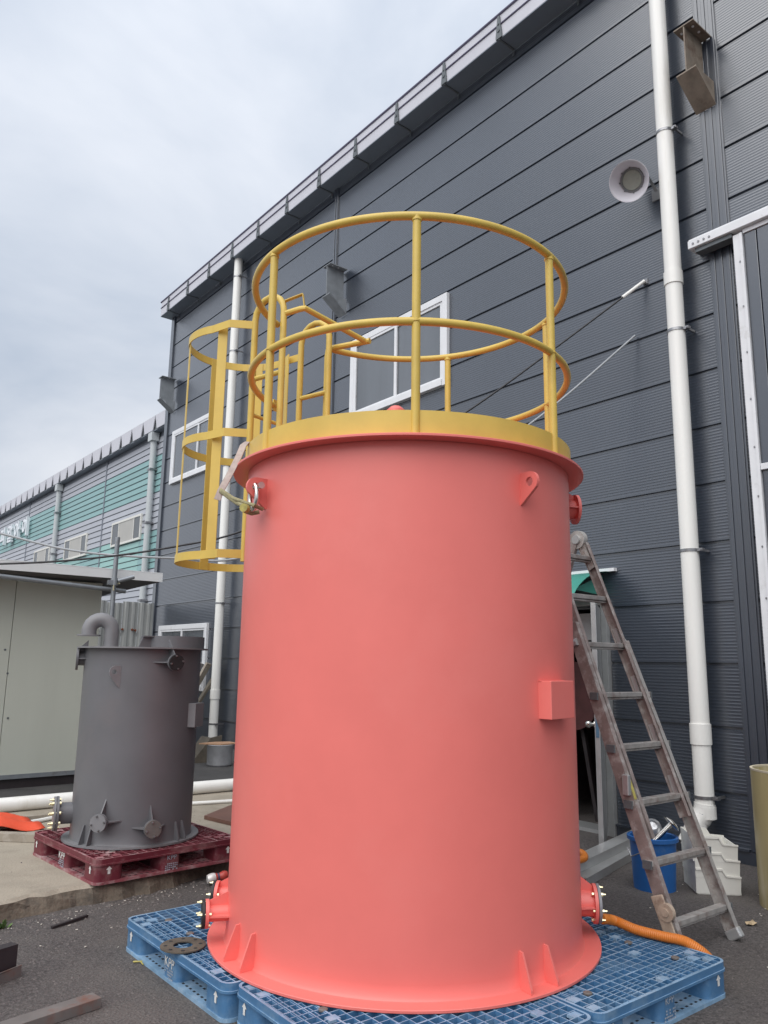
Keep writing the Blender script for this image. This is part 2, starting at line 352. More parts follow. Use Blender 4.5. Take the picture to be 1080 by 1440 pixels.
# ================================================================== dark panelled warehouse
W = 6.17
wh = thing('warehouse', 'large dark grey warehouse clad in horizontal ribbed metal panels', 'building', (W, 6, 0))
def panel_mesh(L, h=0.5):
    """one horizontal cladding panel: groove, flat lip, micro ribs; local origin at lower near end, runs +y, outward is -x"""
    prof = [(0.022, 0.0), (0.022, 0.008), (0.0, 0.013)]
    z = 0.030; ribs = 17; pitch = (h-0.030-0.020)/ribs
    prof += [(0.0, z)]
    for i in range(ribs):
        b = z+i*pitch
        prof += [(0.0, b+pitch*.10), (0.0011, b+pitch*.30), (0.0011, b+pitch*.70), (0.0, b+pitch*.90)]
    prof += [(0.0, h-0.014), (0.022, h-0.009), (0.022, h)]
    V = [(x, y, zz) for x, zz in prof for y in (0, L)]
    F = [(2*i, 2*i+1, 2*i+3, 2*i+2) for i in range(len(prof)-1)]
    me = bpy.data.meshes.new('wall_panel'); me.from_pydata(V, [], F)
    bm = bmesh.new(); bm.from_mesh(me)
    for f in bm.faces:
        if f.normal.x > 0: f.normal_flip()
    bm.to_mesh(me); bm.free()
    me.materials.append(M['wall']); return me
def warehouse():
    # backing mass behind the panels
    mb = MB().box2((W+.03, 5.35, 0), (W+.20, 15.10, 9.0)).box2((W+.03, -4, 0), (W+.20, 4.45, 9.0)).box2((W+.03, 4.45, 2.06), (W+.20, 5.35, 9.0))
    put('wall', mb, 'wall_trim', wh)
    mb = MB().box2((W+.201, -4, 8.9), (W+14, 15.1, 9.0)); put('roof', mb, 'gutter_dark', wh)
    mb = MB().box2((W+.201, 14.95, 0), (W+14, 15.10, 8.9)); put('end_wall', mb, 'wall_trim', wh)
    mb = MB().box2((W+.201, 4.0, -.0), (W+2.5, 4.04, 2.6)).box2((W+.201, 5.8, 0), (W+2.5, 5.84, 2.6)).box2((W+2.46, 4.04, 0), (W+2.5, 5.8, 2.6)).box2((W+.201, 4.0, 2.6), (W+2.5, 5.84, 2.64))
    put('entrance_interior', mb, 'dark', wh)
    cache = {}
    def pan(y0, y1, row):
        L = round(y1-y0, 3)
        if L not in cache: cache[L] = panel_mesh(L)
        put_mesh('wall_panel', cache[L], wh, (W, y0, row*0.5))
    for row in range(18):
        pan(-4, 2.99, row)
        if row < 4: pan(3.18, 4.38, row); pan(5.42, 8.985, row)
        else: pan(3.18, 8.985, row)
        pan(9.085, 14.99, row)
    # vertical joint covers
    def cover(y0, y1, ribs):
        mb = MB().box2((W-.014, y0, 0.1), (W+.02, y1, 8.98))
        for k in range(ribs):
            yc = y0+(y1-y0)*(k+.5)/ribs; mb.box2((W-.024, yc-.016, 0.1), (W-.0145, yc+.016, 8.98))
        put('joint_cover', mb, 'wall_trim', wh, bevel=.003)
    cover(2.985, 3.185, 3); cover(8.98, 9.09, 2)
    mb = MB().box2((W-.03, 14.985, 0), (W+.02, 15.13, 8.98)); put('corner_trim', mb, 'wall_trim', wh, bevel=.004)
    mb = MB().box2((W-.02, -4, 0.0), (W+.02, 4.38, .095)).box2((W-.02, 5.42, 0), (W+.02, 14.98, .095)).box2((W-.034, -4, .095), (W+.02, 2.98, .112)).box2((W-.034, 3.19, .095), (W+.02, 4.38, .112))
    put('base_trim', mb, 'wall_trim', wh)
    # gutter along the eaves
    gx0, gx1, gy0, gy1 = 5.915, W-.005, -4, 15.2
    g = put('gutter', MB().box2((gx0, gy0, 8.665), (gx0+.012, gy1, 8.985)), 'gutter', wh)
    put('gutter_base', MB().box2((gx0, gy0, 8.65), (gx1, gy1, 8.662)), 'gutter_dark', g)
    put('gutter_end', MB().box2((gx0+.0125, gy1-.012, 8.663), (gx1, gy1, 8.98)), 'gutter', g)
    put('gutter_lip', MB().cyl((gx0-.004, gy0, 8.985), (gx0-.004, gy1+.02, 8.985), .016, 8), 'gutter_bar', g, smooth=True)
    put('gutter_bead', MB().cyl((gx0-.006, gy0, 8.842), (gx0-.006, gy1, 8.842), .010, 8), 'gutter_bar', g, smooth=True)
    hb = MB(); hb.prism([(0,-.045,0),(0,.045,0),(0,.045,.04),(0,.014,.30),(0,-.014,.30),(0,-.045,.04)], (-.02,0,0)); hb.cyl((-.03,0,.10),(-.004,0,.10),.02,8); hb.cyl((-.03,0,.19),(-.004,0,.19),.014,8)
    hb.box((.115, 0, -.008), (.25, .02, .012)); hb.box((.235, 0, -.05), (.012, .02, .09))
    hm = mesh_of('gutter_bracket', hb, 'steel_dark')
    for k in range(20):
        y = 14.80-.94*k
        if y > -3.8: put_mesh('gutter_bracket', hm, wh, (gx0-.001, y, 8.652))
    # stub beams for a future canopy
    def stub(y, m, zt=7.16):
        b = put('beam_bracket', MB().box2((5.84, y-.006, zt-.47), (W-.03, y+.006, zt-.013)), m, wh)
        put('top_flange', MB().box2((5.835, y-.095, zt-.012), (W-.026, y+.095, zt)), m, b)
        put('haunch_plate', MB().prism([(5.835, y-.095, zt-.471), (W-.025, y-.095, zt-.70), (W-.025, y-.095, zt-.712), (5.835, y-.095, zt-.484)], (0, .19, 0)), m, b)
        put('gusset', MB().prism([(5.86, y-.09, zt-.475), (W-.026, y-.09, zt-.475), (W-.026, y-.09, zt-.695)], (0, .008, 0)), m, b)
        mb = MB()
        for dx in (.07, .17):
            for dy in (-.055, .055): mb.cyl((5.835+dx, y+dy, zt-.018), (5.835+dx, y+dy, zt+.002), .012, 8)
        put('bolt_hole', mb, 'white_trim', b, kind='stuff')
    stub(3.115, 'primer'); stub(8.77, 'primer_grey'); stub(14.76, 'primer_grey')
    # windows
    def window(y0, y1, z0, z1, split, glow=False):
        x = W-.045; t = .085
        f = put('window', MB().box2((x, y0, z0), (W+.02, y0+t, z1)).box2((x, y1-t, z0), (W+.02, y1, z1)).box2((x, y0+t, z1-t), (W+.02, y1-t, z1)).box2((x-.02, y0+t, z0), (W+.02, y1-t, z0+t)), 'white_trim', wh, bevel=.004)
        yc = y0+(y1-y0)*split
        put('pane', MB().box2((W-.012, y0+t, z0+t), (W-.008, yc, z1-t)), 'glass', f)
        put('pane', MB().box2((W-.020, yc+.002, z0+t), (W-.016, y1-t, z1-t)), 'glass', f)
        s = MB()
        for a, b_, xx in ((y0+t, yc+.03, W-.030), (yc-.03, y1-t, W-.038)):
            s.box2((xx, a, z0+t), (xx+.020, a+.05, z1-t)).box2((xx, b_-.05, z0+t), (xx+.020, b_, z1-t)).box2((xx, a+.05, z1-t-.035), (xx+.020, b_-.05, z1-t)).box2((xx, a+.05, z0+t), (xx+.020, b_-.05, z0+t+.035))
        put('sash', s, 'white_trim', f)
    window(6.53, 8.53, 4.78, 5.97, .5); window(12.6, 14.66, 4.91, 6.02, .42); window(12.6, 14.68, .95, 2.11, .5)
warehouse()

# right edge: sliding door
def sliding_door():
    t = thing('sliding_door', 'tall dark panelled sliding door with white metal edge and top rail', 'door', (6.06, 1, 0.03))
    x0, x1 = 6.03, 6.09
    for k in range(9):
        y1 = 2.82 if k == 0 else 2.71-.42*(k-1); wd = .102 if k == 0 else .412
        for za, zb_ in ((.10, 3.0), (3.06, 5.04)): put('panel', MB().box2((x0+.012, y1-wd, za), (x1, y1, zb_)), 'wall', t, bevel=.004)
    put('edge_frame', MB().box2((x0-.006, 2.825, .05), (x1+.01, 2.905, 5.055)), 'white_trim', t, bevel=.004)
    put('edge_flange', MB().box2((x0-.016, 2.822, .05), (x0-.0065, 2.845, 5.05)), 'white_trim', t)
    put('middle_rail', MB().box2((x0-.012, -1, 3.005), (x0+.03, 2.820, 3.055)), 'white_trim', t, bevel=.003)
    put('top_frame', MB().box2((x0, -1, 5.045), (x1+.01, 2.820, 5.08)), 'white_trim', t)
    put('top_rail', MB().box2((x0-.04, -1, 5.085), (x1+.05, 3.29, 5.16)).box2((x0-.03, -1, 5.161), (x1+.05, 3.285, 5.175)), 'white_trim', t, bevel=.004)
    put('roller_track', MB().box2((x0-.01, 2.91, 5.045), (x1+.03, 3.24, 5.082)), 'steel_dark', t)
    mb = MB()
    for k in range(12): mb.cyl((x0-.012, 2.855, .4+.4*k), (x0-.005, 2.855, .4+.4*k), .008, 8)
    for k in range(4): mb.cyl((x0-.046, 3.24-.05*k, 5.12), (x0-.040, 3.24-.05*k, 5.12), .010, 8)
    put('rivet', mb, 'clamp', t, kind='stuff')
    # bottom guide keeps it standing
    put('bottom_guide', MB().box2((x0, -1, 0), (x1, 2.80, .095)), 'wall_trim', t)
sliding_door()

# downpipes
def downpipe(y, top, bottom, clamps, couplings, m, label, elbow):
    x = 6.035; r = .074
    t = thing('drainpipe', label, 'pipe', (x, y, 0), 'drainpipes on the dark warehouse')
    if elbow:
        path = [(x, y, top), (x, y, .42)]
        for a in (15, 30, 45, 58): path.append((x-.16*(1-math.cos(R(a)))*.55, y+.10*(1-math.cos(R(a))), .42-.16*math.sin(R(a))))
        path += [(x-.085, y+.06, .20), (x-.13, y+.09, .115)]
        put('pipe', MB().cyl((x, y, .405), (x, y, top), r, 28), m, t, smooth=True)
        put('elbow', MB().tube(path[1:], r*1.10, 24), m, t, smooth=True)
        put('elbow_seam', MB().tube([Vector(path[3])+Vector((0,0,.004)), Vector(path[3])-Vector((.002,0,.006))], r*1.09, 24), 'cable_grey', t)
    else:
        put('pipe', MB().cyl((x, y, bottom), (x, y, top), r, 24), m, t, smooth=True)
    for z0, z1 in couplings: put('coupling', MB().lathe([(r, z0-.001), (r+.009, z0), (r+.009, z1), (r, z1+.001)], 28, (x, y, 0)), m, t, smooth=True)
    for z in clamps:
        c = put('clamp', MB().lathe([(r, z-.012), (r+.006, z-.012), (r+.006, z+.012), (r, z+.012)], 24, (x, y, 0)), 'clamp', t, smooth=True)
        put('clamp_bolt', MB().box2((x-.02, y-r-.05, z-.012), (x+.02, y-r-.004, z+.012)).cyl((x-.03, y-r-.035, z), (x+.03, y-r-.035, z), .008, 8).box2((x+.02, y-r-.03, z-.01), (W-.005, y-r-.015, z+.01)), 'clamp', c)
downpipe(3.47, 8.66, 0, (8.3, 6.36, 4.39, 2.43, .47), ((4.83, 4.95), (.87, 1.03), (.31, .40)), 'pvc', 'thick white drainpipe with bottom elbow beside the aluminium ladder', True)
downpipe(11.96, 8.66, 0.1, (8.3, 6.87, 4.77, 2.41, .46), ((.85, 1.0),), 'pvc', 'white drainpipe behind the yellow ladder cage, standing near the aluminium pot', False)

def lamp():
    base = Vector((6.0, 3.66, 6.06)); d = Vector((-.80, -.20, -.56)).normalized()
    t = thing('wall_lamp', 'round white cone shaded floodlight on the upper dark wall', 'lamp', tuple(base))
    q = Vector((0,0,1)).rotation_difference(d).to_matrix()
    c = Vector((5.93, 3.765, 5.985))
    put('shade', MB().lathe([(.105, 0), (.178, .12), (.185, .122), (.185, .116), (.113, -.006), (.105, 0)], 48, c, q), 'lamp_shade', t, smooth=True)
    put('housing', MB().lathe([(0, -.14), (.07, -.14), (.09, -.10), (.105, -.005), (.112, 0), (.112, .006), (0, .006)], 32, c, q), 'lamp_body', t, smooth=True)
    le = put('lens', MB().lathe([(.0, .014), (.088, .014), (.092, .008)], 40, c, q), 'lamp_lens', t, smooth=True)
    put('lens_ring', MB().lathe([(.092, .007), (.094, .018), (.108, .018), (.110, .007)], 40, c, q), 'lamp_body', t, smooth=True)
    mb = MB()
    for k in range(8):
        a = R(45*k+10); p = c+q @ Vector((.112*math.cos(a), .112*math.sin(a), .018)); mb.cyl(p, p+d*.012, .007, 8)
    put('screw', mb, 'lamp_body', le, kind='stuff')
    put('bracket', MB().bar(c-d*.13+Vector((0,-.10,.02)), (W-.002, 3.66, 5.90), .03, .006).bar(c-d*.09+Vector((0,-.12,0)), c-d*.13+Vector((0,-.10,.02)), .03, .006).box((W-.006, 3.66, 5.88), (.012, .10, .12)), 'lamp_body', t)
lamp()

# ground-level doorway with open white door and green awning
def doorway():
    t = thing('door_frame', 'open white entrance door with knob behind the aluminium ladder', 'door', (6.12, 4.9, 0))
    put('jamb', MB().box2((W-.05, 4.385, 0), (W+.10, 4.45, 2.03)), 'alu_clean', t, bevel=.003)
    put('jamb', MB().box2((W-.05, 5.35, 0), (W+.10, 5.415, 2.03)), 'alu_clean', t, bevel=.003)
    put('head', MB().box2((W-.05, 4.385, 2.032), (W+.10, 5.415, 2.09)), 'alu_clean', t, bevel=.003)
    put('threshold', MB().box2((W-.04, 4.452, 0), (W+.20, 5.348, .03)), 'alu_clean', t)
    H_ = Vector((6.10, 4.462, 0)); E_ = Vector((5.47, 4.045, 0)); u_ = (E_-H_).normalized(); n_ = Vector((-u_.y, u_.x, 0)); up_ = Vector((0, 0, 1))
    d = put('leaf', MB().bar(H_+up_*1.015, E_+up_*1.015, .042, 1.97), 'alu_clean', t, bevel=.004)
    kc = E_-u_*.06+up_*1.0
    for sg in (-1, 1):
        q_ = Vector((0, 0, 1)).rotation_difference(n_*sg).to_matrix()
        put('knob', MB().lathe([(0, .075), (.018, .073), (.029, .058), (.029, .045), (.016, .03), (.011, .012), (.028, .008), (.028, 0)], 20, kc+n_*sg*.021, q_), 'chrome', d, smooth=True)
    put('lock_plate', MB().bar(E_+u_*.001+up_*.90, E_+u_*.001+up_*1.10, .026, .004, up=u_), 'lock_blue', d)
    # white notice inside the entrance
    a = thing('awning', 'small curved green awning over the entrance behind the ladder', 'awning', (6.1, 4.9, 2.15))
    y0, y1 = 4.34, 5.6
    arc = [Vector((W-.02-.62*math.sin(R(k)), 0, 2.33-.30*(1-math.cos(R(k)))/(1-math.cos(R(70))))) for k in range(0, 71, 7)]
    n = len(arc); V = [(p.x, y, p.z+dz) for y in (y0, y1) for dz in (0, .006) for p in arc]
    F = []
    for k in range(n-1): F += [(k, k+1, 2*n+k+1, 2*n+k), (n+k, 3*n+k, 3*n+k+1, n+k+1)]
    put('canopy_sheet', MB().add(V, F), 'awning', a, smooth=True)
    put('arm', MB().tube([(p.x, y0+.12, p.z-.016) for p in arc], .014, 8), 'white_trim', a, smooth=True)
    put('arm', MB().tube([(p.x, y1-.12, p.z-.016) for p in arc], .014, 8), 'white_trim', a, smooth=True)
    put('wall_rail', MB().box2((W-.05, y0-.06, 2.335), (W-.002, y1+.05, 2.365)), 'white_trim', a)
    put('front_rail', MB().box2((arc[-1].x-.02, y0, arc[-1].z-.03), (arc[-1].x+.01, y1, arc[-1].z-.002)), 'white_trim', a)
    put('side_bracket', MB().prism([(W-.004, y0+.10, 2.31), (W-.45, y0+.10, 2.15), (W-.004, y0+.10, 2.12)], (0, .012, 0)), 'awning', a)
doorway()
def reel():
    c = Vector((W+.42, 5.10, 1.18)); q = Matrix.Rotation(R(-90), 3, 'Y')
    t = thing('hose_reel', 'dark maroon round reel inside the open entrance', 'reel', (c.x, c.y, .001))
    put('drum', MB().lathe([(0, -.10), (.12, -.10), (.12, .10), (0, .10)], 24, c, q), 'reel', t, smooth=True)
    put('disc', MB().lathe([(0, .10), (.34, .10), (.34, .115), (0, .115)], 40, c, q), 'reel', t, smooth=True)
    put('disc', MB().lathe([(0, -.115), (.34, -.115), (.34, -.10), (0, -.10)], 40, c, q), 'reel', t, smooth=True)
    put('stand', MB().bar((c.x, c.y-.2, .001), c, .04, .04).bar((c.x, c.y+.2, .001), c, .04, .04), 'black_steel', t)
    put('notice_box', MB().box2((W+.25, 4.72, 1.72), (W+.40, 4.98, 1.98)), 'white_trim', None, label='small white box on the wall just inside the entrance', cat='box')
reel()

# ================================================================== pale siding building behind
def siding_building():
    X = 9.25; y0 = 21.0; y1 = 56.0; zt = 8.55
    t = thing('siding_building', 'pale lilac building with teal stripes and saw-toothed eaves beyond the shed', 'building', (X, 35, 0))
    put('wall', MB().box2((X+.03, y0, 0), (X+8, y1, zt)), 'siding_dark', t)
    h = .20; cache = {}
    bays = [(21.0, 27.78), (27.86, 37.9), (37.98, 48), (48.08, 56)]
    def board(ya, yb, z, m):
        key = (round(yb-ya, 3), m)
        if key not in cache:
            L = yb-ya
            mb = MB().prism([(0, 0, .012), (-.03, 0, .010), (-.012, 0, h-.016), (0, 0, h-.016)], (0, L, 0)); cache[key] = mesh_of('siding_board', mb, m)
        put_mesh('siding_board', cache[key], t, (X+.03, ya, z))
    nrow = int(zt/h)
    for r in range(6, nrow):
        z = r*h
        for i, (a, b) in enumerate(bays):
            if 6.55 < z+h/2 < 7.82 and not (i >= 2): board(a, b, z, 'teal')
            elif 6.55 < z+h/2 < 7.82 and i >= 2: board(a, b, z, 'teal')
            elif 4.25 < z+h/2 < 5.35:
                if i == 0: board(a, 24.2, z, 'teal'); board(24.21, b, z, 'teal_light')
                elif i == 1: board(a, 30.0, z, 'teal'); board(30.01, 34.0, z, 'teal_light'); board(34.01, b, z, 'teal')
                else: board(a, b, z, 'siding')
            else: board(a, b, z, 'siding')
    for ya in (27.82, 37.94, 48.04): put('seam_strip', MB().box2((X-.012, ya-.04, 1.2), (X+.03, ya+.04, zt)), 'siding_dark', t)
    # toothed eaves flashing: folded trapezoids
    put('eaves', MB().box2((X-.22, y0, zt-.02), (X+8, y1, zt+.0)), 'gutter_dark', t)
    mb = MB().prism([(X-.30, 0, zt+.01), (X-.30, .78, zt+.01), (X-.16, .62, zt+.50), (X-.16, .16, zt+.50)], (.02, 0, 0))
    mb = MB().prism([(0, .14, 0), (0, .80, 0), (0, .97, .46), (0, 0.0, .46)], (-.03, 0, 0)); me = mesh_of('eave_tooth', mb, 'gutter')
    for k in range(36): put_mesh('eave_tooth', me, t, (X-.22, y0+.0+k*.98, zt+.005))
    put('parapet', MB().box2((X-.20, y0, zt+.01), (X-.17, y1, zt+.46)), 'steel_dark', t)
    # windows: three lights, blinds down
    def win(ya, yb, za, zb):
        f = put('window', MB().box2((X-.05, ya, za), (X+.01, ya+.07, zb)).box2((X-.05, yb-.07, za), (X+.01, yb, zb)).box2((X-.05, ya+.07, zb-.07), (X+.01, yb-.07, zb)).box2((X-.06, ya+.07, za), (X+.01, yb-.07, za+.07)), 'crate', t)
        L = yb-ya-.14; q = [0, .22, .76, 1]
        for k, m in enumerate(('glass_gap', 'glass_far', 'glass_gap')):
            put('pane', MB().box2((X-.034, ya+.07+L*q[k]+.02, za+.07), (X-.031, ya+.07+L*q[k+1]-.02, zb-.07)), m if k != 1 else 'glass_far', f)
        for k in (1, 2): put('mullion', MB().box2((X-.045, ya+.07+L*q[k]-.02, za+.07), (X-.030, ya+.07+L*q[k]+.02, zb-.07)), 'crate', f)
    for ya, yb in ((24.05, 26.68), (29.3, 31.95), (34.0, 36.3)): win(ya, yb, 5.22, 6.06)
    win(39.5, 42.0, 4.6, 5.35)
    for yy in (23.25, 33.1):
        p = put('drainpipe', MB().cyl((X-.12, yy, 0), (X-.12, yy, zt-.05), .10, 12), 'pvc_far', t, smooth=True)
        put('hopper', MB().box2((X-.26, yy-.16, zt-.30), (X-.02, yy+.16, zt-.03)), 'pvc_far', p)
        for zz in (3.2, 5.6, 7.3): put('clamp', MB().box2((X-.23, yy-.13, zz), (X-.0, yy+.13, zz+.06)), 'clamp', p)
    # channel letters
    for k, ch in enumerate('피알아이'):
        mb = text_mb(ch, .92, .12, bold=.018); sx = 1.15
        m = Matrix.Translation((X-.14, (41.85, 40.5, 39.2, 37.8)[k], 7.27)) @ Matrix(((0,0,-1,0),(-sx,0,0,0),(0,1.0,0,0),(0,0,0,1)))
        put('sign_letter', xf(mb, m), 'sign_white', t)
siding_building()

# ================================================================== shed, fence, post at the left
def shed():
    y = 9.25; x1 = 3.14
    t = thing('shed', 'pale green panel shed with flat overhanging sheet roof at the left', 'shed', (0, 10.5, .1))
    for a, b in ((-3.2, -2.003), (-1.997, -.803), (-.797, .497), (.503, 2.197), (2.203, x1)):
        put('panel', MB().box2((a, y, .20), (b, y+.06, 2.34)), 'shed', t, bevel=.003)
    put('side_wall', MB().prism([(x1, y+.062, .2), (x1, y+4, .2), (x1, y+4, 2.24), (x1, y+.062, 2.35)], (-.06, 0, 0)), 'shed', t)
    put('base_frame', MB().box2((-3.2, y+.02, .10), (x1-.01, y+.10, .198)), 'black_steel', t)
    put('base_flashing', MB().box2((-3.2, y-.012, .20), (x1, y-.002, .245)), 'galv', t)
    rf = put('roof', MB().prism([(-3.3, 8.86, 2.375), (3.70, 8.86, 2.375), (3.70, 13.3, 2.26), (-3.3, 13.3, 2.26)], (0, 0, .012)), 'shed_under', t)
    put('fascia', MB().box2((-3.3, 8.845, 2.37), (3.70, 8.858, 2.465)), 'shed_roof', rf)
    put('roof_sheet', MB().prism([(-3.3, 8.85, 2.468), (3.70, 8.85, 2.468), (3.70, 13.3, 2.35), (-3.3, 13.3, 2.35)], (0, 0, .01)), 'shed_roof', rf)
    put('eave_pipe', MB().cyl((-3.3, 8.80, 2.44+.12), (3.28, 8.88, 2.235), .026, 12), 'galv', t, smooth=True)
    mb = MB()
    for (xx, zz) in ((2.12, .75), (2.13, .95), (2.25, .83), (2.15, 1.55), (2.2, 1.3)): mb.cyl((xx, y-.004, zz), (xx, y+.002, zz), .012, 8)
    put('screw', mb, 'steel_dark', t, kind='stuff')
    p = thing('scaffold_post', 'grey steel scaffold tube with clamp at the shed roof corner', 'post', (3.10, 8.76, .10))
    px, py = 3.10, 8.76
    put('tube', MB().cyl((px, py, .10), (px, py, 2.83), .026, 14), 'galv', p, smooth=True)
    cl = put('coupler', MB().lathe([(.026, 2.28), (.04, 2.28), (.04, 2.36), (.026, 2.36)], 14, (px, py, 0)).box((px-.05, py-.01, 2.31), (.05, .05, .05)), 'galv', p)
    put('stub_tube', MB().cyl((px+.03, py-.03, 2.33), (px+.20, py-.06, 2.39), .024, 12), 'galv', cl, smooth=True)
    put('bolt', MB().cyl((px-.02, py-.05, 2.22), (px-.02, py-.05, 2.28), .010, 8), 'brass', cl)
    put('bolt', MB().cyl((px+.03, py-.05, 2.30), (px+.03, py-.08, 2.30), .010, 8), 'brass', cl)
shed()
def fence():
    t = thing('sheet_fence', 'weathered grey corrugated sheet fence between shed and warehouse corner', 'fence', (5, 14.8, .1))
    x = 3.6; w = .30
    prof = [(0, 0), (.03, 0), (.05, -.035), (.10, -.035), (.12, 0), (.17, 0), (.19, -.03), (.23, -.03), (.25, 0), (.30, 0)]
    V = [(px, py, z) for z in (0, 2.45) for px, py in prof]; n = len(prof)
    me = mesh_of('fence_sheet', MB().add(V, [(i, i+1, n+i+1, n+i) for i in range(n-1)]), 'fence')
    k = 0
    while x < 5.95:
        o = put_mesh('fence_sheet', me, t, (x, 14.75, .08+rnd.uniform(-.02, .02))); x += w+.004
    put('rail', MB().box2((3.6, 14.80, 1.9), (6.0, 14.84, 1.96)).box2((3.6, 14.80, .6), (6.0, 14.84, .66)), 'galv', t)
    put('end_post', MB().box2((6.0, 14.76, .1), (6.045, 14.82, 2.55)), 'galv', t)
    mb = MB()
    for xx, zz in ((5.34, 2.02), (5.43, 2.02), (5.62, 2.02), (5.68, 2.01), (5.17, 2.03), (4.95, 2.0)): mb.cyl((xx, 14.69, zz), (xx, 14.725, zz), .022, 8)
    put('bolt_rust', mb, 'rust', t, kind='stuff')
fence()

# ================================================================== pallets
LX, LY, PH = .97, 1.09, .15
def pallet(prefix, m_body, m_edge, label, loc, rz, group):
    t = thing('plastic_pallet', label, 'pallet', (0, 0, 0), group)
    hx, hy = LX/2, LY/2
    # lower deck: wide perimeter and cross boards with a lattice between
    mb = MB().ring(rrect(hx, hy, .05), rrect(hx-.15, hy-.15, .03), (0, 0, .016))
    for y in (0,): mb.box((0, y, .008), (LX-.30, .13, .0155))
    for x in (0,): mb.box((x, 0, .0082), (.13, LY-.30, .0165))
    g = .045
    for s in (-1, 1):
        for q in (-1, 1):
            x0, x1 = s*.066, s*(hx-.15); y0, y1 = q*.066, q*(hy-.15)
            for k in range(1, 7): xx = x0+(x1-x0)*k/7; mb.box((xx, (y0+y1)/2, .008), (.008, abs(y1-y0), .012))
            for k in range(1, 8): yy = y0+(y1-y0)*k/8; mb.box(((x0+x1)/2, yy, .0078), (abs(x1-x0), .008, .0116))
    d = put('bottom_deck', mb, m_edge, t)
    # dark drain slots in the bottom perimeter
    mb = MB()
    for sx in (-1, 1):
        for k in range(26):
            yy = -hy+.08+k*.0375
            if abs(abs(yy)-.0) < .07 or abs(yy) > hy-.16: continue
            for dx in (.035, .085): mb.box((sx*(hx-dx), yy, .0165), (.010, .016, .0012))
    for sy in (-1, 1):
        for k in range(23):
            xx = -hx+.08+k*.0375
            if abs(xx) < .07 or abs(xx) > hx-.16: continue
            for dy in (.035, .085): mb.box((xx, sy*(hy-dy), .0165), (.016, .010, .0012))
    put('drain_slot', mb, 'rubber', d, kind='stuff')
    # nine hollow blocks
    for i, x in enumerate((-1, 0, 1)):
        for j, y in enumerate((-1, 0, 1)):
            bx = .085 if x else .065; by = .095 if y else .075
            cx = x*(hx-bx-.006); cy = y*(hy-by-.006)
            b = MB().ring([p+Vector((cx, cy, .0162)) for p in rrect(bx, by, .035)], [p+Vector((cx, cy, .0162)) for p in rrect(bx-.006, by-.006, .03)], (0, 0, PH-.0162-.034))
            put('block', b, m_body, t, smooth=True)
    # top deck
    zt = PH; mb = MB()
    mb.ring([p+Vector((0, 0, zt-.034)) for p in rrect(hx, hy, .05)], [p+Vector((0, 0, zt-.034)) for p in rrect(hx-.012, hy-.012, .04)], (0, 0, .034))
    mb.ring([p+Vector((0, 0, zt-.040)) for p in rrect(hx+.004, hy+.004, .052)], [p+Vector((0, 0, zt-.040)) for p in rrect(hx-.006, hy-.006, .045)], (0, 0, .010))
    nx, ny = 18, 24
    for k in range(1, nx):
        x = -hx+LX*k/nx; w = .008 if k in (3, 6, 12, 15) else .0045
        mb.box((x, 0, zt-.0172), (w, LY-.022, .033))
    for k in range(1, ny):
        y = -hy+LY*k/ny; w = .008 if k in (4, 8, 16, 20) else .0045
        mb.box((0, y, zt-.0176), (LX-.022, w, .0326))
    # finer slats along the two fork edges
    for s in (-1, 1):
        for a, b in ((4, 10), (14, 20)):
            y0, y1 = -hy+LY*a/ny, -hy+LY*b/ny
            for k in range(6):
                x = s*(hx-.02-.027*k); mb.box((x, (y0+y1)/2, zt-.0185), (.0035, y1-y0, .030))
        for a, b in ((3, 8), (10, 15)):
            x0, x1 = -hx+LX*a/nx, -hx+LX*b/nx
            for k in range(5):
                y = s*(hy-.02-.024*k); mb.box(((x0+x1)/2, y, zt-.0188), (x1-x0, .0035, .0296))
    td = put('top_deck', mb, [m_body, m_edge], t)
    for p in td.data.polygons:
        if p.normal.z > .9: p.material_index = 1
    # solid pads over blocks
    mb = MB()
    for x in (-1, 0, 1):
        for y in (-1, 0, 1):
            cx = x*(hx-.10); cy = y*(hy-.11)
            for (a, b) in ((0, 0), (1, 1), (-1, 1), (1, -1), (-1, -1)):
                if rnd.random() < .4: mb.box((cx+a*.052, cy+b*.046, zt-.006), (.048, .040, .0105))
    for x in (-.22, .24):
        for y in (-.20, .23): mb.box((x, y, zt-.006), (.05, .042, .0105))
    put('deck_pad', mb, m_edge, td, kind='stuff')
    gm = mesh_of('grip_plug', MB().lathe([(0, .003), (.014, .0026), (.019, 0), (.019, -.006)], 14), 'steel_plate')
    for x in (-.33, 0, .33):
        for y in (-.38, -.13, .13, .38):
            if rnd.random() < .8: o = bpy.data.objects.new('grip_plug', gm); COL.objects.link(o); o.parent = t; o.location = (x+.01, y, zt)
    # printed marks
    def side(mb, face, off, z):
        if face == 'x-': m = Matrix.Translation((-hx+.0035, off, z)) @ Matrix(((0,0,-1,0),(-1,0,0,0),(0,1,0,0),(0,0,0,1)))
        if face == 'x+': m = Matrix.Translation((hx-.0035, off, z)) @ Matrix(((0,0,1,0),(1,0,0,0),(0,1,0,0),(0,0,0,1)))
        if face == 'y-': m = Matrix.Translation((off, -hy+.0035, z)) @ Matrix(((1,0,0,0),(0,0,-1,0),(0,1,0,0),(0,0,0,1)))
        if face == 'y+': m = Matrix.Translation((off, hy-.0035, z)) @ Matrix(((-1,0,0,0),(0,0,1,0),(0,1,0,0),(0,0,0,1)))
        return xf(mb, m)
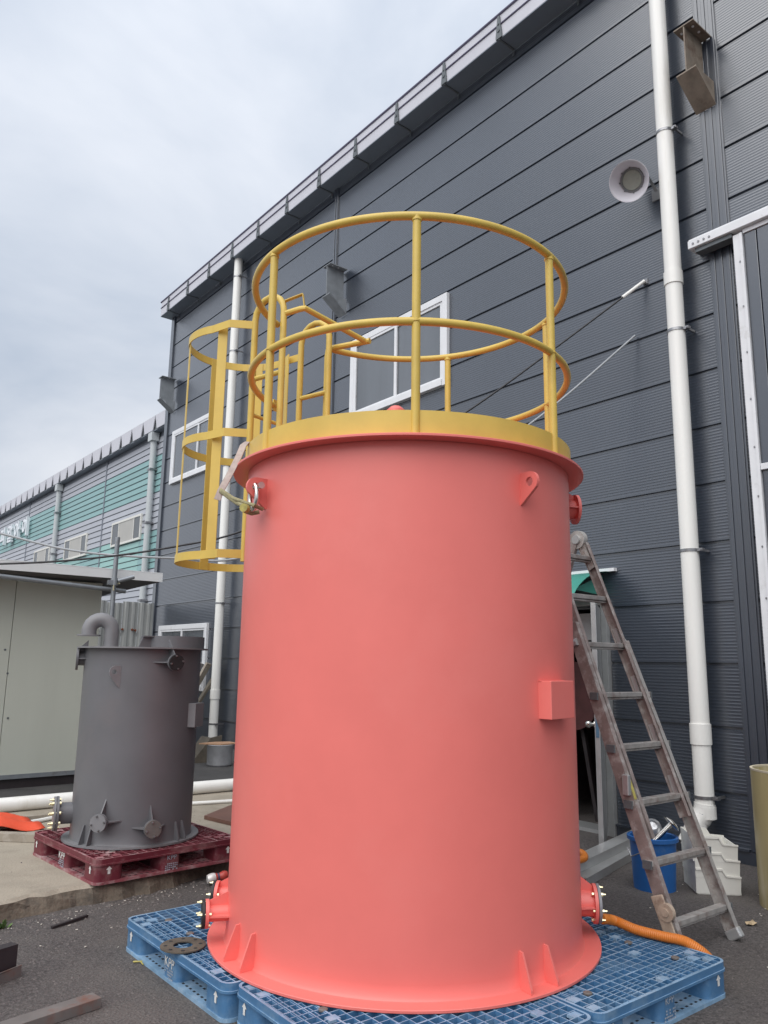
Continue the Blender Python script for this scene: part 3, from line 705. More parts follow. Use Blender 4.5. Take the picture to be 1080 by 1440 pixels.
    for face, ends in (('x-', hy), ('x+', hy), ('y-', hx), ('y+', hx)):
        if face[0] == 'x': put('lettering', side(text_mb('KPP', .062, .001), face, 0, .083), 'print', t)
        else: put('lettering', side(text_mb('KPP', .04, .001), face, 0, .092), 'print_dull', t)
        small = MB()
        for r_ in range(4):
            for k in range(7):
                if rnd.random() < .8: small.box((-.038+.0125*k, .0-.012*r_, 0), (rnd.uniform(.006, .011), .006, .001))
        put('small_print', side(small, face, 0, .055), 'print_dull', t, kind='stuff')
        for s in (-1, 1):
            ar = MB().prism([(-.008, -.022, 0), (.008, -.022, 0), (.008, .004, 0), (.018, .004, 0), (0, .024, 0), (-.018, .004, 0), (-.008, .004, 0)], (0, 0, .001))
            put('arrow_mark', side(ar, face, s*(ends-.085), .08), 'print', t)
    t.location = loc; t.rotation_euler = (0, 0, rz); ORG[t.name] = Vector()
    return t
pb = pallet('blue', 'blue', 'blue_edge', 'blue plastic pallet with a ring gasket lying on it, left of the pink tank', (2.195, 3.715, 0), R(.6), 'blue pallets under the pink tank')
c2 = copy_tree(pb); c2.location = (2.235, 2.61, 0); c2.rotation_euler = (0, 0, R(-.5)); c2['label'] = 'blue plastic pallet under the front of the pink tank, cut off by the bottom edge'
c3 = copy_tree(pb); c3.location = (3.215, 2.605, 0); c3.rotation_euler = (0, 0, R(180.4)); c3['label'] = 'blue plastic pallet in front of the ladder foot with the orange hose over its corner'
c4 = copy_tree(pb); c4.location = (3.18, 3.72, 0); c4.rotation_euler = (0, 0, R(-.3)); c4['label'] = 'blue plastic pallet under the back right side of the pink tank'
pr = pallet('red', 'red_plastic', 'red_edge', 'dark red plastic pallet under the grey tank on the concrete slab', (2.305, 5.675, .10), R(4.5), None)
pr.scale = (1.07, .99, 1)

# ================================================================== salmon tank with guard rail and caged ladder
CX, CY = 2.751, 3.255
def P(ang, r, z): return Vector((CX+r*math.cos(R(ang)), CY+r*math.sin(R(ang)), z))
tank = thing('steel_tank', 'large salmon pink cylindrical steel tank with yellow guard rail and ladder cage', 'tank', (CX, CY, PH))
def ringpath(r, z, a0, a1, n=96): return [P(a0+(a1-a0)*i/n, r, z) for i in range(n+1)]
def bolt_set(mb, c, q, rad, n, r=.010, h=.014, a0=0.0, z=0.0, shank=0):
    for k in range(n):
        a = 2*math.pi*k/n+a0; p = c+q @ Vector((rad*math.cos(a), rad*math.sin(a), z)); d = q @ Vector((0, 0, 1))
        mb.frust(p, p+d*h, r, r, 6)
        if shank: mb.cyl(p+d*h, p+d*(h+shank), r*.55, 8)
def nozzle(parent, base, ang, z, r_shell, L, r_pipe, r_fl, m, blind=None, gus=True, nb=8, gap=.0, bs=1.0, bolts='brass', rk=1.0):
    """radial pipe stub with flange on a vertical shell"""
    cx, cy = base
    d = Vector((math.cos(R(ang)), math.sin(R(ang)), 0)); t = Vector((-d.y, d.x, 0)); up = Vector((0, 0, 1))
    q = Matrix((t, up, d)).transposed()
    c0 = Vector((cx, cy, z))+d*(r_shell-.02); c1 = Vector((cx, cy, z))+d*(r_shell+L)
    nz = put('nozzle', MB().cyl(c0, c1, r_pipe, 28, caps=False), m, parent, smooth=True)
    put('flange', MB().lathe([(r_pipe*.75, 0), (r_pipe*.75, .016), (r_fl, .016), (r_fl, 0), (r_pipe*.75, 0)], 40, c1-d*.016, q), m, nz, smooth=True)
    if gus:
        for dd in (t, -t):
            w = t.cross(d)*.004
            put('rib', MB().prism([c0+dd*r_pipe*.9-w, c0+dd*(r_fl*1.15*rk)-w, c1-d*.017+dd*(r_fl*.92)-w, c1-d*.017+dd*r_pipe*.9-w], w*2), m, nz)
        w = t*.004
        put('rib', MB().prism([c0+up*r_pipe*.9-w, c0+up*(r_fl*1.6*rk)-w, c1-d*.017+up*(r_fl*.92)-w, c1-d*.017+up*r_pipe*.9-w], w*2), m, nz)
    if blind:
        put('gasket', MB().lathe([(0, .003), (r_fl*.99, .003), (r_fl*.99, .016), (0, .016)], 36, c1, q), blind, nz, smooth=True)
        for k in range(nb):
            a = 2*math.pi*k/nb+.2; p = c1+q @ Vector((r_fl*.80*math.cos(a), r_fl*.80*math.sin(a), 0))
            put('bolt', MB().lathe([(0, -.017-.012*bs), (.011*bs, -.017-.012*bs), (.011*bs, -.017), (.006*bs, -.017), (.006*bs, .0165), (.011*bs, .0165), (.011*bs, .0165+.0125*bs), (.006*bs, .0165+.0125*bs), (.006*bs, .0165+.028*bs), (0, .0165+.028*bs)], 6, p, q), bolts, nz)
    return nz
def build_tank():
    rs = .878; z0 = PH+.002; zt = 2.468
    n = 160; prof = []
    for k in range(41): prof.append((rs, z0+.012+(zt-.014-z0-.012)*k/40))
    prof[0] = (rs+.012, prof[0][1]); prof.insert(1, (rs+.003, prof[0][1]+.012))
    put('shell', MB().lathe(prof, n, (CX, CY, 0)), 'pink', tank, smooth=True)
    put('base_flange', MB().lathe([(.78, z0), (.963, z0), (.965, z0+.002), (.965, z0+.011), (.963, z0+.013), (.78, z0+.013)], n, (CX, CY, 0)), 'pink', tank, smooth=True)
    put('top_flange', MB().lathe([(.78, zt-.013), (.955, zt-.013), (.957, zt-.011), (.957, zt-.002), (.955, zt), (.78, zt)], n, (CX, CY, 0)), 'pink', tank, smooth=True)
    put('top_plate', MB().lathe([(0, zt+.004), (.86, zt+.004), (.86, zt-.006)], 96, (CX, CY, 0)), 'pink', tank, smooth=True)
    put('hatch', MB().lathe([(0, 2.955), (.03, 2.952), (.055, 2.93), (.062, 2.88), (.062, 2.47)], 32, (2.785, 3.405, 0)), 'pink', tank, smooth=True)
    put('toe_board', MB().lathe([(.893, zt+.001), (.893, 2.592), (.887, 2.592), (.887, zt+.001)], n, (CX, CY, 0)), 'yellow_worn', tank, smooth=True)
    # gussets on the base ring, in pairs under the lugs
    for ac in (178, -92, -2, 88):
        for da in (-4.8, 4.8):
            a = ac+da; t = Vector((-math.sin(R(a)), math.cos(R(a)), 0))*.0045
            pts = [P(a, rs-.004, z0+.0135), P(a, .948, z0+.0135), P(a, .948, z0+.030), P(a, rs+.020, z0+.155), P(a, rs-.004, z0+.158)]
            put('gusset', MB().prism([p-t for p in pts], t*2), 'pink', tank)
    # lifting lugs
    for ac in (178, -93, -2, 88):
        t = Vector((-math.sin(R(ac)), math.cos(R(ac)), 0))*.008; zc = 2.285
        outl = [(-.004, .062), (.055, .062)]
        for k in range(1, 10): b = R(90-k*13.5); outl.append((.058+.05*math.cos(b), .012+.05*math.sin(b)))
        outl += [(-.004, -.095)]
        hole = (.058, .014, .022); m_ = len(outl)
        # ring outline around the hole: sample both with equal counts by angle
        def ray_out(th):
            dx, dz = math.cos(th), math.sin(th); best = None
            for i in range(m_):
                x1, y1 = outl[i]; x2, y2 = outl[(i+1) % m_]; ex, ey = x2-x1, y2-y1
                den = dx*ey-dz*ex
                if abs(den) < 1e-9: continue
                tt = ((x1-hole[0])*ey-(y1-hole[1])*ex)/den; uu = ((x1-hole[0])*dz-(y1-hole[1])*dx)/den
                if tt > 0 and -1e-6 <= uu <= 1+1e-6 and (best is None or tt < best): best = tt
            return hole[0]+dx*best, hole[1]+dz*best
        angs = sorted([2*math.pi*k/48 for k in range(48)]+[math.atan2(y-hole[1], x-hole[0]) % (2*math.pi) for x, y in outl])
        O = []; I = []
        for th in angs:
            ox, oz = ray_out(th); O.append(P(ac, rs+ox, zc+oz)-t); I.append(P(ac, rs+hole[0]+hole[2]*math.cos(th), zc+hole[1]+hole[2]*math.sin(th))-t)
        put('lifting_lug', MB().ring(O, I, t*2), 'pink', tank)
    # name plate box
    phi = -80.5; nn = Vector((math.cos(R(phi)), math.sin(R(phi)), 0)); tt = Vector((-nn.y, nn.x, 0)); q = Matrix((tt, nn, Vector((0, 0, 1)))).transposed()
    bc = Vector((CX, CY, 1.318))+nn*.895
    put('plate_box', MB().box(bc, (.205, .085, .168), q), 'pink', tank, bevel=.003)
    put('plate_box_seam', MB().box(bc+Vector((0, 0, .0845))-nn*.02, (.211, .03, .003), q), 'pink', tank)
    # nozzles
    nozzle(tank, (CX, CY), -43, .31, rs, .082, .060, .092, 'pink', 'gasket', nb=6, bs=.85)
    nozzle(tank, (CX, CY), 157, .290, rs, .105, .036, .064, 'pink', 'rubber', nb=4, bs=.8)
    nozzle(tank, (CX, CY), 139, .295, rs, .08, .036, .064, 'pink', 'rubber', nb=4, bs=.8)
    nozzle(tank, (CX, CY), -32, 2.345, rs, .10, .052, .085, 'pink', None, nb=4)
    # guard rail
    g = thing('x', None, None); bpy.data.objects.remove(g)
    rr = .890; zr, zm = 3.555, 3.02
    top = put('guard_rail', MB().tube(ringpath(rr, zr, 87, -242, 140), .0205, 12), 'yellow', tank, smooth=True)
    put('mid_rail', MB().tube(ringpath(rr, zm, 60, -242, 130), .0195, 12), 'yellow', top, smooth=True)
    for a in (-128, -76, -22, 32, 178): put('post', MB().cyl(P(a, rr, zt+.008), P(a, rr, zr), .0205, 14), 'yellow', top, smooth=True)
    for a in (-128, -76, -22, 32, 178):
        for z in (zt+.006, zm, zr-.022):
            put('weld', MB().lathe([(.019, z-.009), (.0245, z-.004), (.0245, z+.004), (.019, z+.009)], 12, P(a, rr, 0)), 'yellow_worn', top, smooth=True)
    # ladder stiles with walk-through loops
    ph = 105.3; e = Vector((math.cos(R(ph)), math.sin(R(ph)), 0)); s = Vector((-e.y, e.x, 0)); C = Vector((CX, CY, 0))
    d = 1.045; hw = .22; zb = 2.06
    lad = None
    def loop(side, ztop):
        b = C+s*hw*side; r = .125; pts = [b+e*d+Vector((0, 0, zb)), b+e*d+Vector((0, 0, ztop-r))]
        for k in range(1, 9): a = R(180*k/8); pts.append(b+e*(d-r+r*math.cos(a))+Vector((0, 0, ztop-r+r*math.sin(a))))
        pts.append(b+e*(d-2*r)+Vector((0, 0, zt+.01)))
        return MB().tube(pts, .0205, 12)
    lad = put('ladder', loop(1, 3.745), 'yellow', tank, smooth=True)
    put('stile', loop(-1, 3.735), 'yellow', lad, smooth=True)
    for side in (1, -1):
        b = C+s*hw*side; put('loop_bar', MB().cyl(b+e*d+Vector((0, 0, 3.22)), b+e*(d-.25)+Vector((0, 0, 3.22)), .016, 10), 'yellow', lad, smooth=True)
    for k in range(4):
        z = 2.12+.29*k; put('rung', MB().cyl(C+e*d+s*hw+Vector((0, 0, z)), C+e*d-s*hw+Vector((0, 0, z)), .012, 10), 'yellow', lad, smooth=True)
    for z in (2.2,):
        for side in (1, -1): put('standoff', MB().bar(C+e*.80+s*hw*side+Vector((0, 0, z)), C+e*d+s*hw*side+Vector((0, 0, z)), .008, .05), 'yellow', lad)
    # cage: three flat hoops and upright bars
    hc = d+.36; rh = .345; bh = .052
    def hoop(z):
        pts = []
        a_in = hw+.006
        pts.append((d, a_in)); pts.append((d+.11, rh-.012))
        for k in range(33): a = R(105-210*k/32); pts.append((hc+rh*math.cos(a), rh*math.sin(a)))
        pts.append((d+.11, -rh+.012)); pts.append((d, -a_in))
        pts = [p for i, p in enumerate(pts)]
        n = len(pts); nor = []
        for i in range(n):
            a = pts[max(i-1, 0)]; b = pts[min(i+1, n-1)]; tx, ty = b[0]-a[0], b[1]-a[1]; l = math.hypot(tx, ty); nor.append((-ty/l, tx/l))
        V = []
        for (x, y), (nx_, ny_) in zip(pts, nor):
            for o_ in (0, .006):
                for zz in (-bh/2, bh/2): V.append(C+e*(x+nx_*o_)+s*(y+ny_*o_)+Vector((0, 0, z+zz)))
        F = []
        for i in range(n-1):
            a = i*4; b = a+4
            F += [(a, b, b+1, a+1), (a+2, a+3, b+3, b+2), (a+1, b+1, b+3, a+3), (a, a+2, b+2, b)]
        F += [(0, 1, 3, 2), (4*n-4, 4*n-2, 4*n-1, 4*n-3)]
        return MB().add(V, F)
    cage = put('ladder_cage', hoop(3.585), 'yellow_worn', tank)
    put('hoop', hoop(2.865), 'yellow_worn', cage); put('hoop', hoop(2.105), 'yellow_worn', cage)
    for a in (117, 56, -12, -66, -116):
        pos = C+e*(hc+(rh-.004)*math.cos(R(a)))+s*((rh-.004)*math.sin(R(a))); nrm = e*math.cos(R(a))+s*math.sin(R(a))
        put('cage_bar', MB().bar(pos+Vector((0, 0, 2.08)), pos+Vector((0, 0, 3.61)), .006, .062, up=Vector((-nrm.y, nrm.x, 0))), 'yellow_worn', cage)
    # self-closing bar over the opening
    T = Vector((2.915, 3.885, zr)); endp = P(87, rr, zr)
    hinge = C+e*(d-.25)+s*hw+Vector((0, 0, 3.60)); k1 = hinge+Vector((.09, -.10, .03))
    gate = put('swing_gate', MB().tube([hinge, k1-Vector((.02, -.02, .004)), k1, k1+(T-k1)*.06, T], .0185, 10), 'yellow', tank, smooth=True)
    put('gate_stop', MB().tube([T+(T-endp).normalized()*.03, endp+(T-endp).normalized()*.01, endp], .0195, 10), 'yellow', gate, smooth=True)
    put('end_post', MB().tube([endp, endp+Vector((0, 0, -.012))-(T-endp).normalized()*.006, Vector((endp.x-.01, endp.y+.004, zr-.06)), Vector((endp.x-.01, endp.y+.004, zt+.01))], .0195, 10), 'yellow', gate, smooth=True)
    put('foot_plate', MB().box((endp.x-.04, endp.y-.01, 2.605), (.14, .04, .03)), 'yellow', gate)
    hb = MB(); u = (k1-hinge); u.z = 0; u.normalize()
    a0 = hinge+u*.015+Vector((0, 0, .0)); a1 = k1+Vector((.0, .0, .0))
    up = Vector((0, 0, 1)); hb.bar(a0, a0+up*.085-u*.012, .03, .005, up=u); hb.bar(a0+up*.085-u*.012, a1+up*.095-u*.015, .03, .005); hb.bar(a1+up*.095-u*.015, a1-up*.01, .03, .005, up=u)
    put('latch_strap', hb, 'yellow_worn', gate)
    put('clamp_plate', MB().box(P(118, rr-.01, 3.02), (.05, .008, .07), Matrix.Rotation(R(20), 3, 'Z')), 'yellow', gate)
build_tank()

# sling with shackle hooked in the left lug
def sling():
    t = thing('lifting_sling', 'dirty webbing sling with steel shackle hooked in the left lifting lug', 'sling', tuple(P(178, .95, 2.2)))
    hole = P(178, .878+.058, 2.299)
    tg = Vector((-math.sin(R(178)), math.cos(R(178)), 0)); up = Vector((0, 0, 1)); out = Vector((math.cos(R(178)), math.sin(R(178)), 0))
    pts = []
    for k in range(15):
        a = R(-70+320*k/14); pts.append(hole+tg*(.036*math.cos(a)*1.0)+up*(.062*math.sin(a)*-1-.050)+out*.010)
    put('shackle', MB().tube(pts, .0115, 12), 'chrome', t, smooth=True)
    put('shackle_pin', MB().cyl(hole-tg*.05+out*.004, hole+tg*.05+out*.004, .010, 12).cyl(hole+tg*.045, hole+tg*.062, .017, 12), 'chrome', t, smooth=True)
    # rope loop under the shackle running to the webbing
    lp = hole+up*-.115
    m1 = Vector((1.735, 3.50, 2.302))
    put('rope', MB().tube([lp+out*-.035-tg*.02, lp+out*.0-tg*.035-up*.010, lp+out*.04-tg*.02-up*.006, lp+out*.06+tg*.03+up*.004, (lp+m1)/2+Vector((0,0,-.012)), m1], .0105, 8), 'rope', t, smooth=True)
    put('rope', MB().tube([lp+out*-.035+tg*.01+up*.01, lp+out*.02+tg*.04+up*.014, (lp+m1)/2+Vector((-.01,.02,.012)), m1+up*.008], .0095, 8), 'rope', t, smooth=True)
    put('tape_wrap', MB().cyl(lp+out*.050+tg*.01, lp+out*.075+tg*.03, .021, 10), 'sticker', t, smooth=True)
    # flat webbing up over the flange to the toe board
    path = [m1+Vector((-.012, .006, -.045)), m1, Vector((1.80, 3.52, 2.42)), Vector((1.845, 3.535, 2.51)), Vector((1.875, 3.55, 2.575)), Vector((1.90, 3.555, 2.600)), Vector((1.925, 3.56, 2.592)), Vector((1.945, 3.565, 2.54))]
    V = []; 
    for i, p in enumerate(path):
        dd = (path[min(i+1, len(path)-1)]-path[max(i-1, 0)]).normalized(); side = Vector((.75, -.66, 0)); side = (side-dd*side.dot(dd)).normalized(); nn = dd.cross(side)
        w = .017
        for a, b in ((-w, -.003), (w, -.003), (w, .003), (-w, .003)): V.append(p+side*a+nn*b)
    F = []
    for i in range(len(path)-1):
        for k in range(4): F.append((i*4+k, i*4+(k+1) % 4, i*4+4+(k+1) % 4, i*4+4+k))
    F += [(0, 1, 2, 3), tuple(len(V)-1-k for k in range(4))]
    put('webbing', MB().add(V, F), 'sling', t, smooth=True)
sling()

# gasket ring lying on the left blue pallet
def gasket():
    c = Vector((1.765, 3.685, PH+.004)); n = 40
    O = [c+Vector((.105*math.cos(2*math.pi*k/n), .105*math.sin(2*math.pi*k/n), 0)) for k in range(n)]
    I = [c+Vector((.045*math.cos(2*math.pi*k/n), .045*math.sin(2*math.pi*k/n), 0)) for k in range(n)]
    t = thing('ring_gasket', 'brown flat ring gasket lying on the left blue pallet', 'gasket', tuple(c))
    put('ring', MB().ring(O, I, (0, 0, .005)), 'plywood_dark', t)
    mb = MB()
    for k in range(8):
        a = R(45*k+20); mb.cyl(c+Vector((.08*math.cos(a), .08*math.sin(a), .0045)), c+Vector((.08*math.cos(a), .08*math.sin(a), .0058)), .009, 10)
    put('bolt_hole', mb, 'rubber', t, kind='stuff')
gasket()

# ================================================================== grey tank
def grey_tank():
    gx, gy = 2.271, 5.672; zb = .252; zt = 1.553; rs = .409
    t = thing('grey_tank', 'smaller dark grey cylindrical steel tank with gooseneck vent on the red pallet', 'tank', (gx, gy, zb))
    def Q(a, r, z): return Vector((gx+r*math.cos(R(a)), gy+r*math.sin(R(a)), z))
    put('shell', MB().lathe([(rs+.006, zb+.012), (rs, zb+.022)]+[(rs, zb+.022+(zt-.01-zb-.022)*k/16) for k in range(1, 17)], 96, (gx, gy, 0)), 'grey_paint', t, smooth=True)
    put('base_flange', MB().lathe([(.36, zb), (.462, zb), (.462, zb+.012), (.36, zb+.012)], 96, (gx, gy, 0)), 'grey_flange', t, smooth=True)
    put('top_flange', MB().lathe([(0, zt-.010), (.462, zt-.010), (.462, zt), (0, zt)], 96, (gx, gy, 0)), 'grey_flange', t, smooth=True)
    # raised manway
    mx, my = gx+.195, gy-.05
    mw = put('manway', MB().lathe([(.232, zt), (.232, zt+.085), (0, zt+.085)], 56, (mx, my, 0)), 'grey_paint', t, smooth=True)
    put('manway_rib', MB().prism([(mx-.30, my-.10, zt+.001), (mx-.27, my-.10, zt+.075), (mx-.21, my-.10, zt+.075), (mx-.19, my-.10, zt+.001)], (0, .012, 0)).box((mx-.22, my-.10, zt+.080), (.11, .05, .008)), 'grey_paint', mw)
    # gooseneck vent
    bx, by = gx-.222, gy+.086; r = .052; a_r = .078
    dv = Vector((-.93, .37, 0)).normalized()
    pts = [Vector((bx, by, zt-.002)), Vector((bx, by, zt+.118))]
    for k in range(1, 11): a = R(18*k); pts.append(Vector((bx, by, zt+.118+a_r*math.sin(a)))+dv*(a_r-a_r*math.cos(a)))
    pts.append(pts[-1]+Vector((0, 0, -.03)))
    v = put('gooseneck', MB().tube(pts, r, 20), 'grey_flange', t, smooth=True)
    put('vent_flange', MB().cyl(pts[-1], pts[-1]+Vector((0, 0, -.010)), .082, 28), 'grey_flange', v, smooth=True)
    # nozzles; base ones near the camera side
    nozzle(t, (gx, gy), 166, .425, rs, .10, .070, .112, 'grey_paint', 'grey_flange', gus=False, nb=8)
    nozzle(t, (gx, gy), 162, 1.47, rs, .055, .05, .082, 'grey_paint', None, nb=4)
    for a, z, L, rf, fm in ((-87, 1.452, .10, .055, 'rubber'), (-137, .42, .075, .056, 'grey_flange'), (-96, .375, .08, .056, 'steel_plate')):
        nozzle(t, (gx, gy), a, z, rs, L, .024, rf, 'grey_paint', fm, nb=4, bs=.62, bolts='clamp', rk=1.8)
    ac = -135; 
    for ac in (-154, -64, 26, 116):
        for da in (-4.5, 4.5):
            a = ac+da; tv = Vector((-math.sin(R(a)), math.cos(R(a)), 0))*.004
            pts2 = [Q(a, rs-.003, zb+.0125), Q(a, .455, zb+.0125), Q(a, .452, zb+.03), Q(a, rs+.012, zb+.13), Q(a, rs-.003, zb+.132)]
            put('gusset', MB().prism([p-tv for p in pts2], tv*2), 'grey_paint', t)
    # lug with a hole
    for ac, da in ((-133, -52), (47, -52)):
        tv = Vector((-math.sin(R(ac)), math.cos(R(ac)), 0))*.006; zc = 1.365; dl = Vector((math.cos(R(ac+da)), math.sin(R(ac+da)), 0)); tv = Vector((-dl.y, dl.x, 0))*.006; b0 = Q(ac, rs-.002, 0)
        O = []; I = []; n = 32
        outl = [(-.003, .06), (.045, .06), (.066, .045), (.075, .02), (.07, -.005), (.0, -.10), (-.003, -.10)]
        hx_, hz_ = .042, .018
        for k in range(n):
            th = 2*math.pi*k/n; dx, dz = math.cos(th), math.sin(th); best = None
            for i in range(len(outl)):
                x1, y1 = outl[i]; x2, y2 = outl[(i+1) % len(outl)]; ex, ey = x2-x1, y2-y1; den = dx*ey-dz*ex
                if abs(den) < 1e-9: continue
                tt = ((x1-hx_)*ey-(y1-hz_)*ex)/den; uu = ((x1-hx_)*dz-(y1-hz_)*dx)/den
                if tt > 0 and -1e-6 <= uu <= 1+1e-6 and (best is None or tt < best): best = tt
            O.append(b0+dl*(hx_+dx*best)+Vector((0, 0, zc+hz_+dz*best))-tv); I.append(b0+dl*(hx_+.016*dx)+Vector((0, 0, zc+hz_+.016*dz))-tv)
        put('lifting_lug', MB().ring(O, I, tv*2), 'grey_flange', t)
    phi = -48; nn = Vector((math.cos(R(phi)), math.sin(R(phi)), 0)); tt = Vector((-nn.y, nn.x, 0)); q = Matrix((tt, nn, Vector((0, 0, 1)))).transposed()
    put('plate_box', MB().box(Vector((gx, gy, 1.085))+nn*.42, (.15, .075, .165), q), 'grey_flange', t, bevel=.003)
grey_tank()

# ================================================================== aluminium multi-position ladder
def ladder():
    t = thing('aluminium_ladder', 'worn paint-stained aluminium folding ladder standing right of the pink tank', 'ladder', (4.17, 2.8, 0))
    k = .352
    def pt(x, z, off=0): return Vector((x, 2.42+k*z+off, z))
    up = Vector((0, k, 1)).normalized()
    nrm = Vector((0, -1, k)).normalized()
    # C channel rail from (x0,z0) to (x1,z1); web on the outer side
    def rail(x0, z0, x1, z1, sgn, w=.062, th=.026, m='alu', off=0.0):
        a = pt(x0, z0, off); b = pt(x1, z1, off)
        mb = MB(); mb.bar(a, b, .004, w, up=nrm)
        for s in (-1, 1): mb.bar(a+nrm*s*(w/2-.002)-Vector((sgn*th/2, 0, 0)), b+nrm*s*(w/2-.002)-Vector((sgn*th/2, 0, 0)), th, .004, up=nrm)
        return put('rail', mb, m, t)
    rail(4.455, .05, 4.352, 1.62, 1, .075, .03, 'alu'); rail(3.895, .05, 3.865, 1.72, -1, .075, .03, 'alu_red')
    rail(4.375, .62, 4.285, 2.27, 1, .062, .026, 'alu_red', -.004); rail(3.94, .55, 3.885, 2.27, -1, .062, .026, 'alu_red', -.004)
    # flared lower feet
    for x, s in ((4.455, 1), (3.895, -1)):
        put('rubber_foot', MB().bar(pt(x-s*.012, .055), pt(x-s*.012, 0.0)+Vector((0, -.01, .008)), .042, .088, up=nrm), 'alu_clean', t, bevel=.008)
    # rungs
    zr = [.165, .445, .735, 1.02, 1.305, 1.60, 1.90, 2.17]
    for i, z in enumerate(zr):
        f = z/2.33
        if i < 5: xl, xr = 3.87+.0*f, 4.478-.13*f
        else: xl, xr = 3.885, 4.30+(2.17-z)*.06
        o = -.006 if i < 5 else 0
        a = pt(xl, z, o); b = pt(xr, z, o)
        r_ = put('rung', MB().bar(a, b, .048, .028, up=(0, 0, 1)).bar(a-Vector((0, -.0, .022)), b-Vector((0, 0, .022)), .030, .012), 'alu', t, bevel=.003)
        if i < 5: put('rung_end', MB().box(b+Vector((.006, 0, -.006)), (.012, .052, .042)), 'steel_dark', r_); put('rung_end', MB().box(a-Vector((.006, 0, .006)), (.012, .052, .042)), 'steel_dark', r_)
    # flared brackets joining inner and outer sections
    for z, x, s in ((1.02, 4.40, 1), (1.305, 4.385, 1), (.735, 4.42, 1), (1.60, 4.365, 1), (1.60, 3.87, -1)):
        put('flare_bracket', MB().prism([pt(x-s*.06, z+.11)-nrm*.02, pt(x+s*.008, z+.03)-nrm*.02, pt(x+s*.03, z+.012)-nrm*.02, pt(x+s*.03, z-.01)-nrm*.02, pt(x-s*.06, z-.01)-nrm*.02], nrm*.03), 'alu_clean', t)
    # hinge discs at the top
    for x in (4.275, 3.885):
        c = pt(x, 2.305, .03); h = put('hinge', MB().cyl(c-Vector((.02, 0, 0)), c+Vector((.02, 0, 0)), .062, 28), 'alu', t, smooth=True)
        put('hinge_lock', MB().cyl(c-Vector((.034, 0, 0)), c+Vector((.034, 0, 0)), .030, 20).box(c+Vector((0, .045, -.06)), (.03, .03, .04)), 'alu_clean', h, smooth=True)
        put('hinge_plate', MB().bar(c, pt(x, 2.10), .010, .055, up=nrm), 'alu', h)
    # rear half
    def rb(x0, z0, x1, z1): return put('rear_rail', MB().bar(Vector((x0, 3.27+.36*(2.33-z0), z0)), Vector((x1, 3.27+.36*(2.33-z1), z1)), .028, .062, up=(0, 1, .36)), 'alu_red', t)
    rb(4.26, 2.29, 4.21, .0); rb(3.90, 2.29, 3.80, .0)
    for z in (.3, .6, .9, 1.2, 1.5, 1.8, 2.1):
        y = 3.27+.36*(2.33-z); put('rear_rung', MB().bar((3.85, y, z), (4.24, y, z), .046, .028), 'alu', t)
    # lower transport lock and cream hinge foot
    put('lock_tab', MB().box(pt(3.868, .82)+nrm*.03, (.03, .04, .11)), 'alu_clean', t, bevel=.006)
    put('sticker', MB().box(pt(3.895, .80)+nrm*.040, (.022, .002, .12), Matrix.Rotation(-math.atan(k), 3, 'X')), 'sticker', t)
    f1 = put('hinge_foot', MB().prism([pt(3.862, .30)+nrm*.045+Vector((0, 0, 0)), pt(3.862, .05)+nrm*.05, pt(3.862, .05)-nrm*.015, pt(3.862, .30)-nrm*.03], (-.012, 0, 0)), 'hinge_plastic', t, bevel=.006)
    c = pt(3.856, .22)+nrm*.035
    put('hinge_disc', MB().cyl(c-Vector((.012, 0, 0)), c+Vector((.014, 0, 0)), .044, 24).cyl(c-Vector((.018, 0, 0)), c+Vector((.0, 0, 0)), .02, 16), 'hinge_plastic', f1, smooth=True)
ladder()

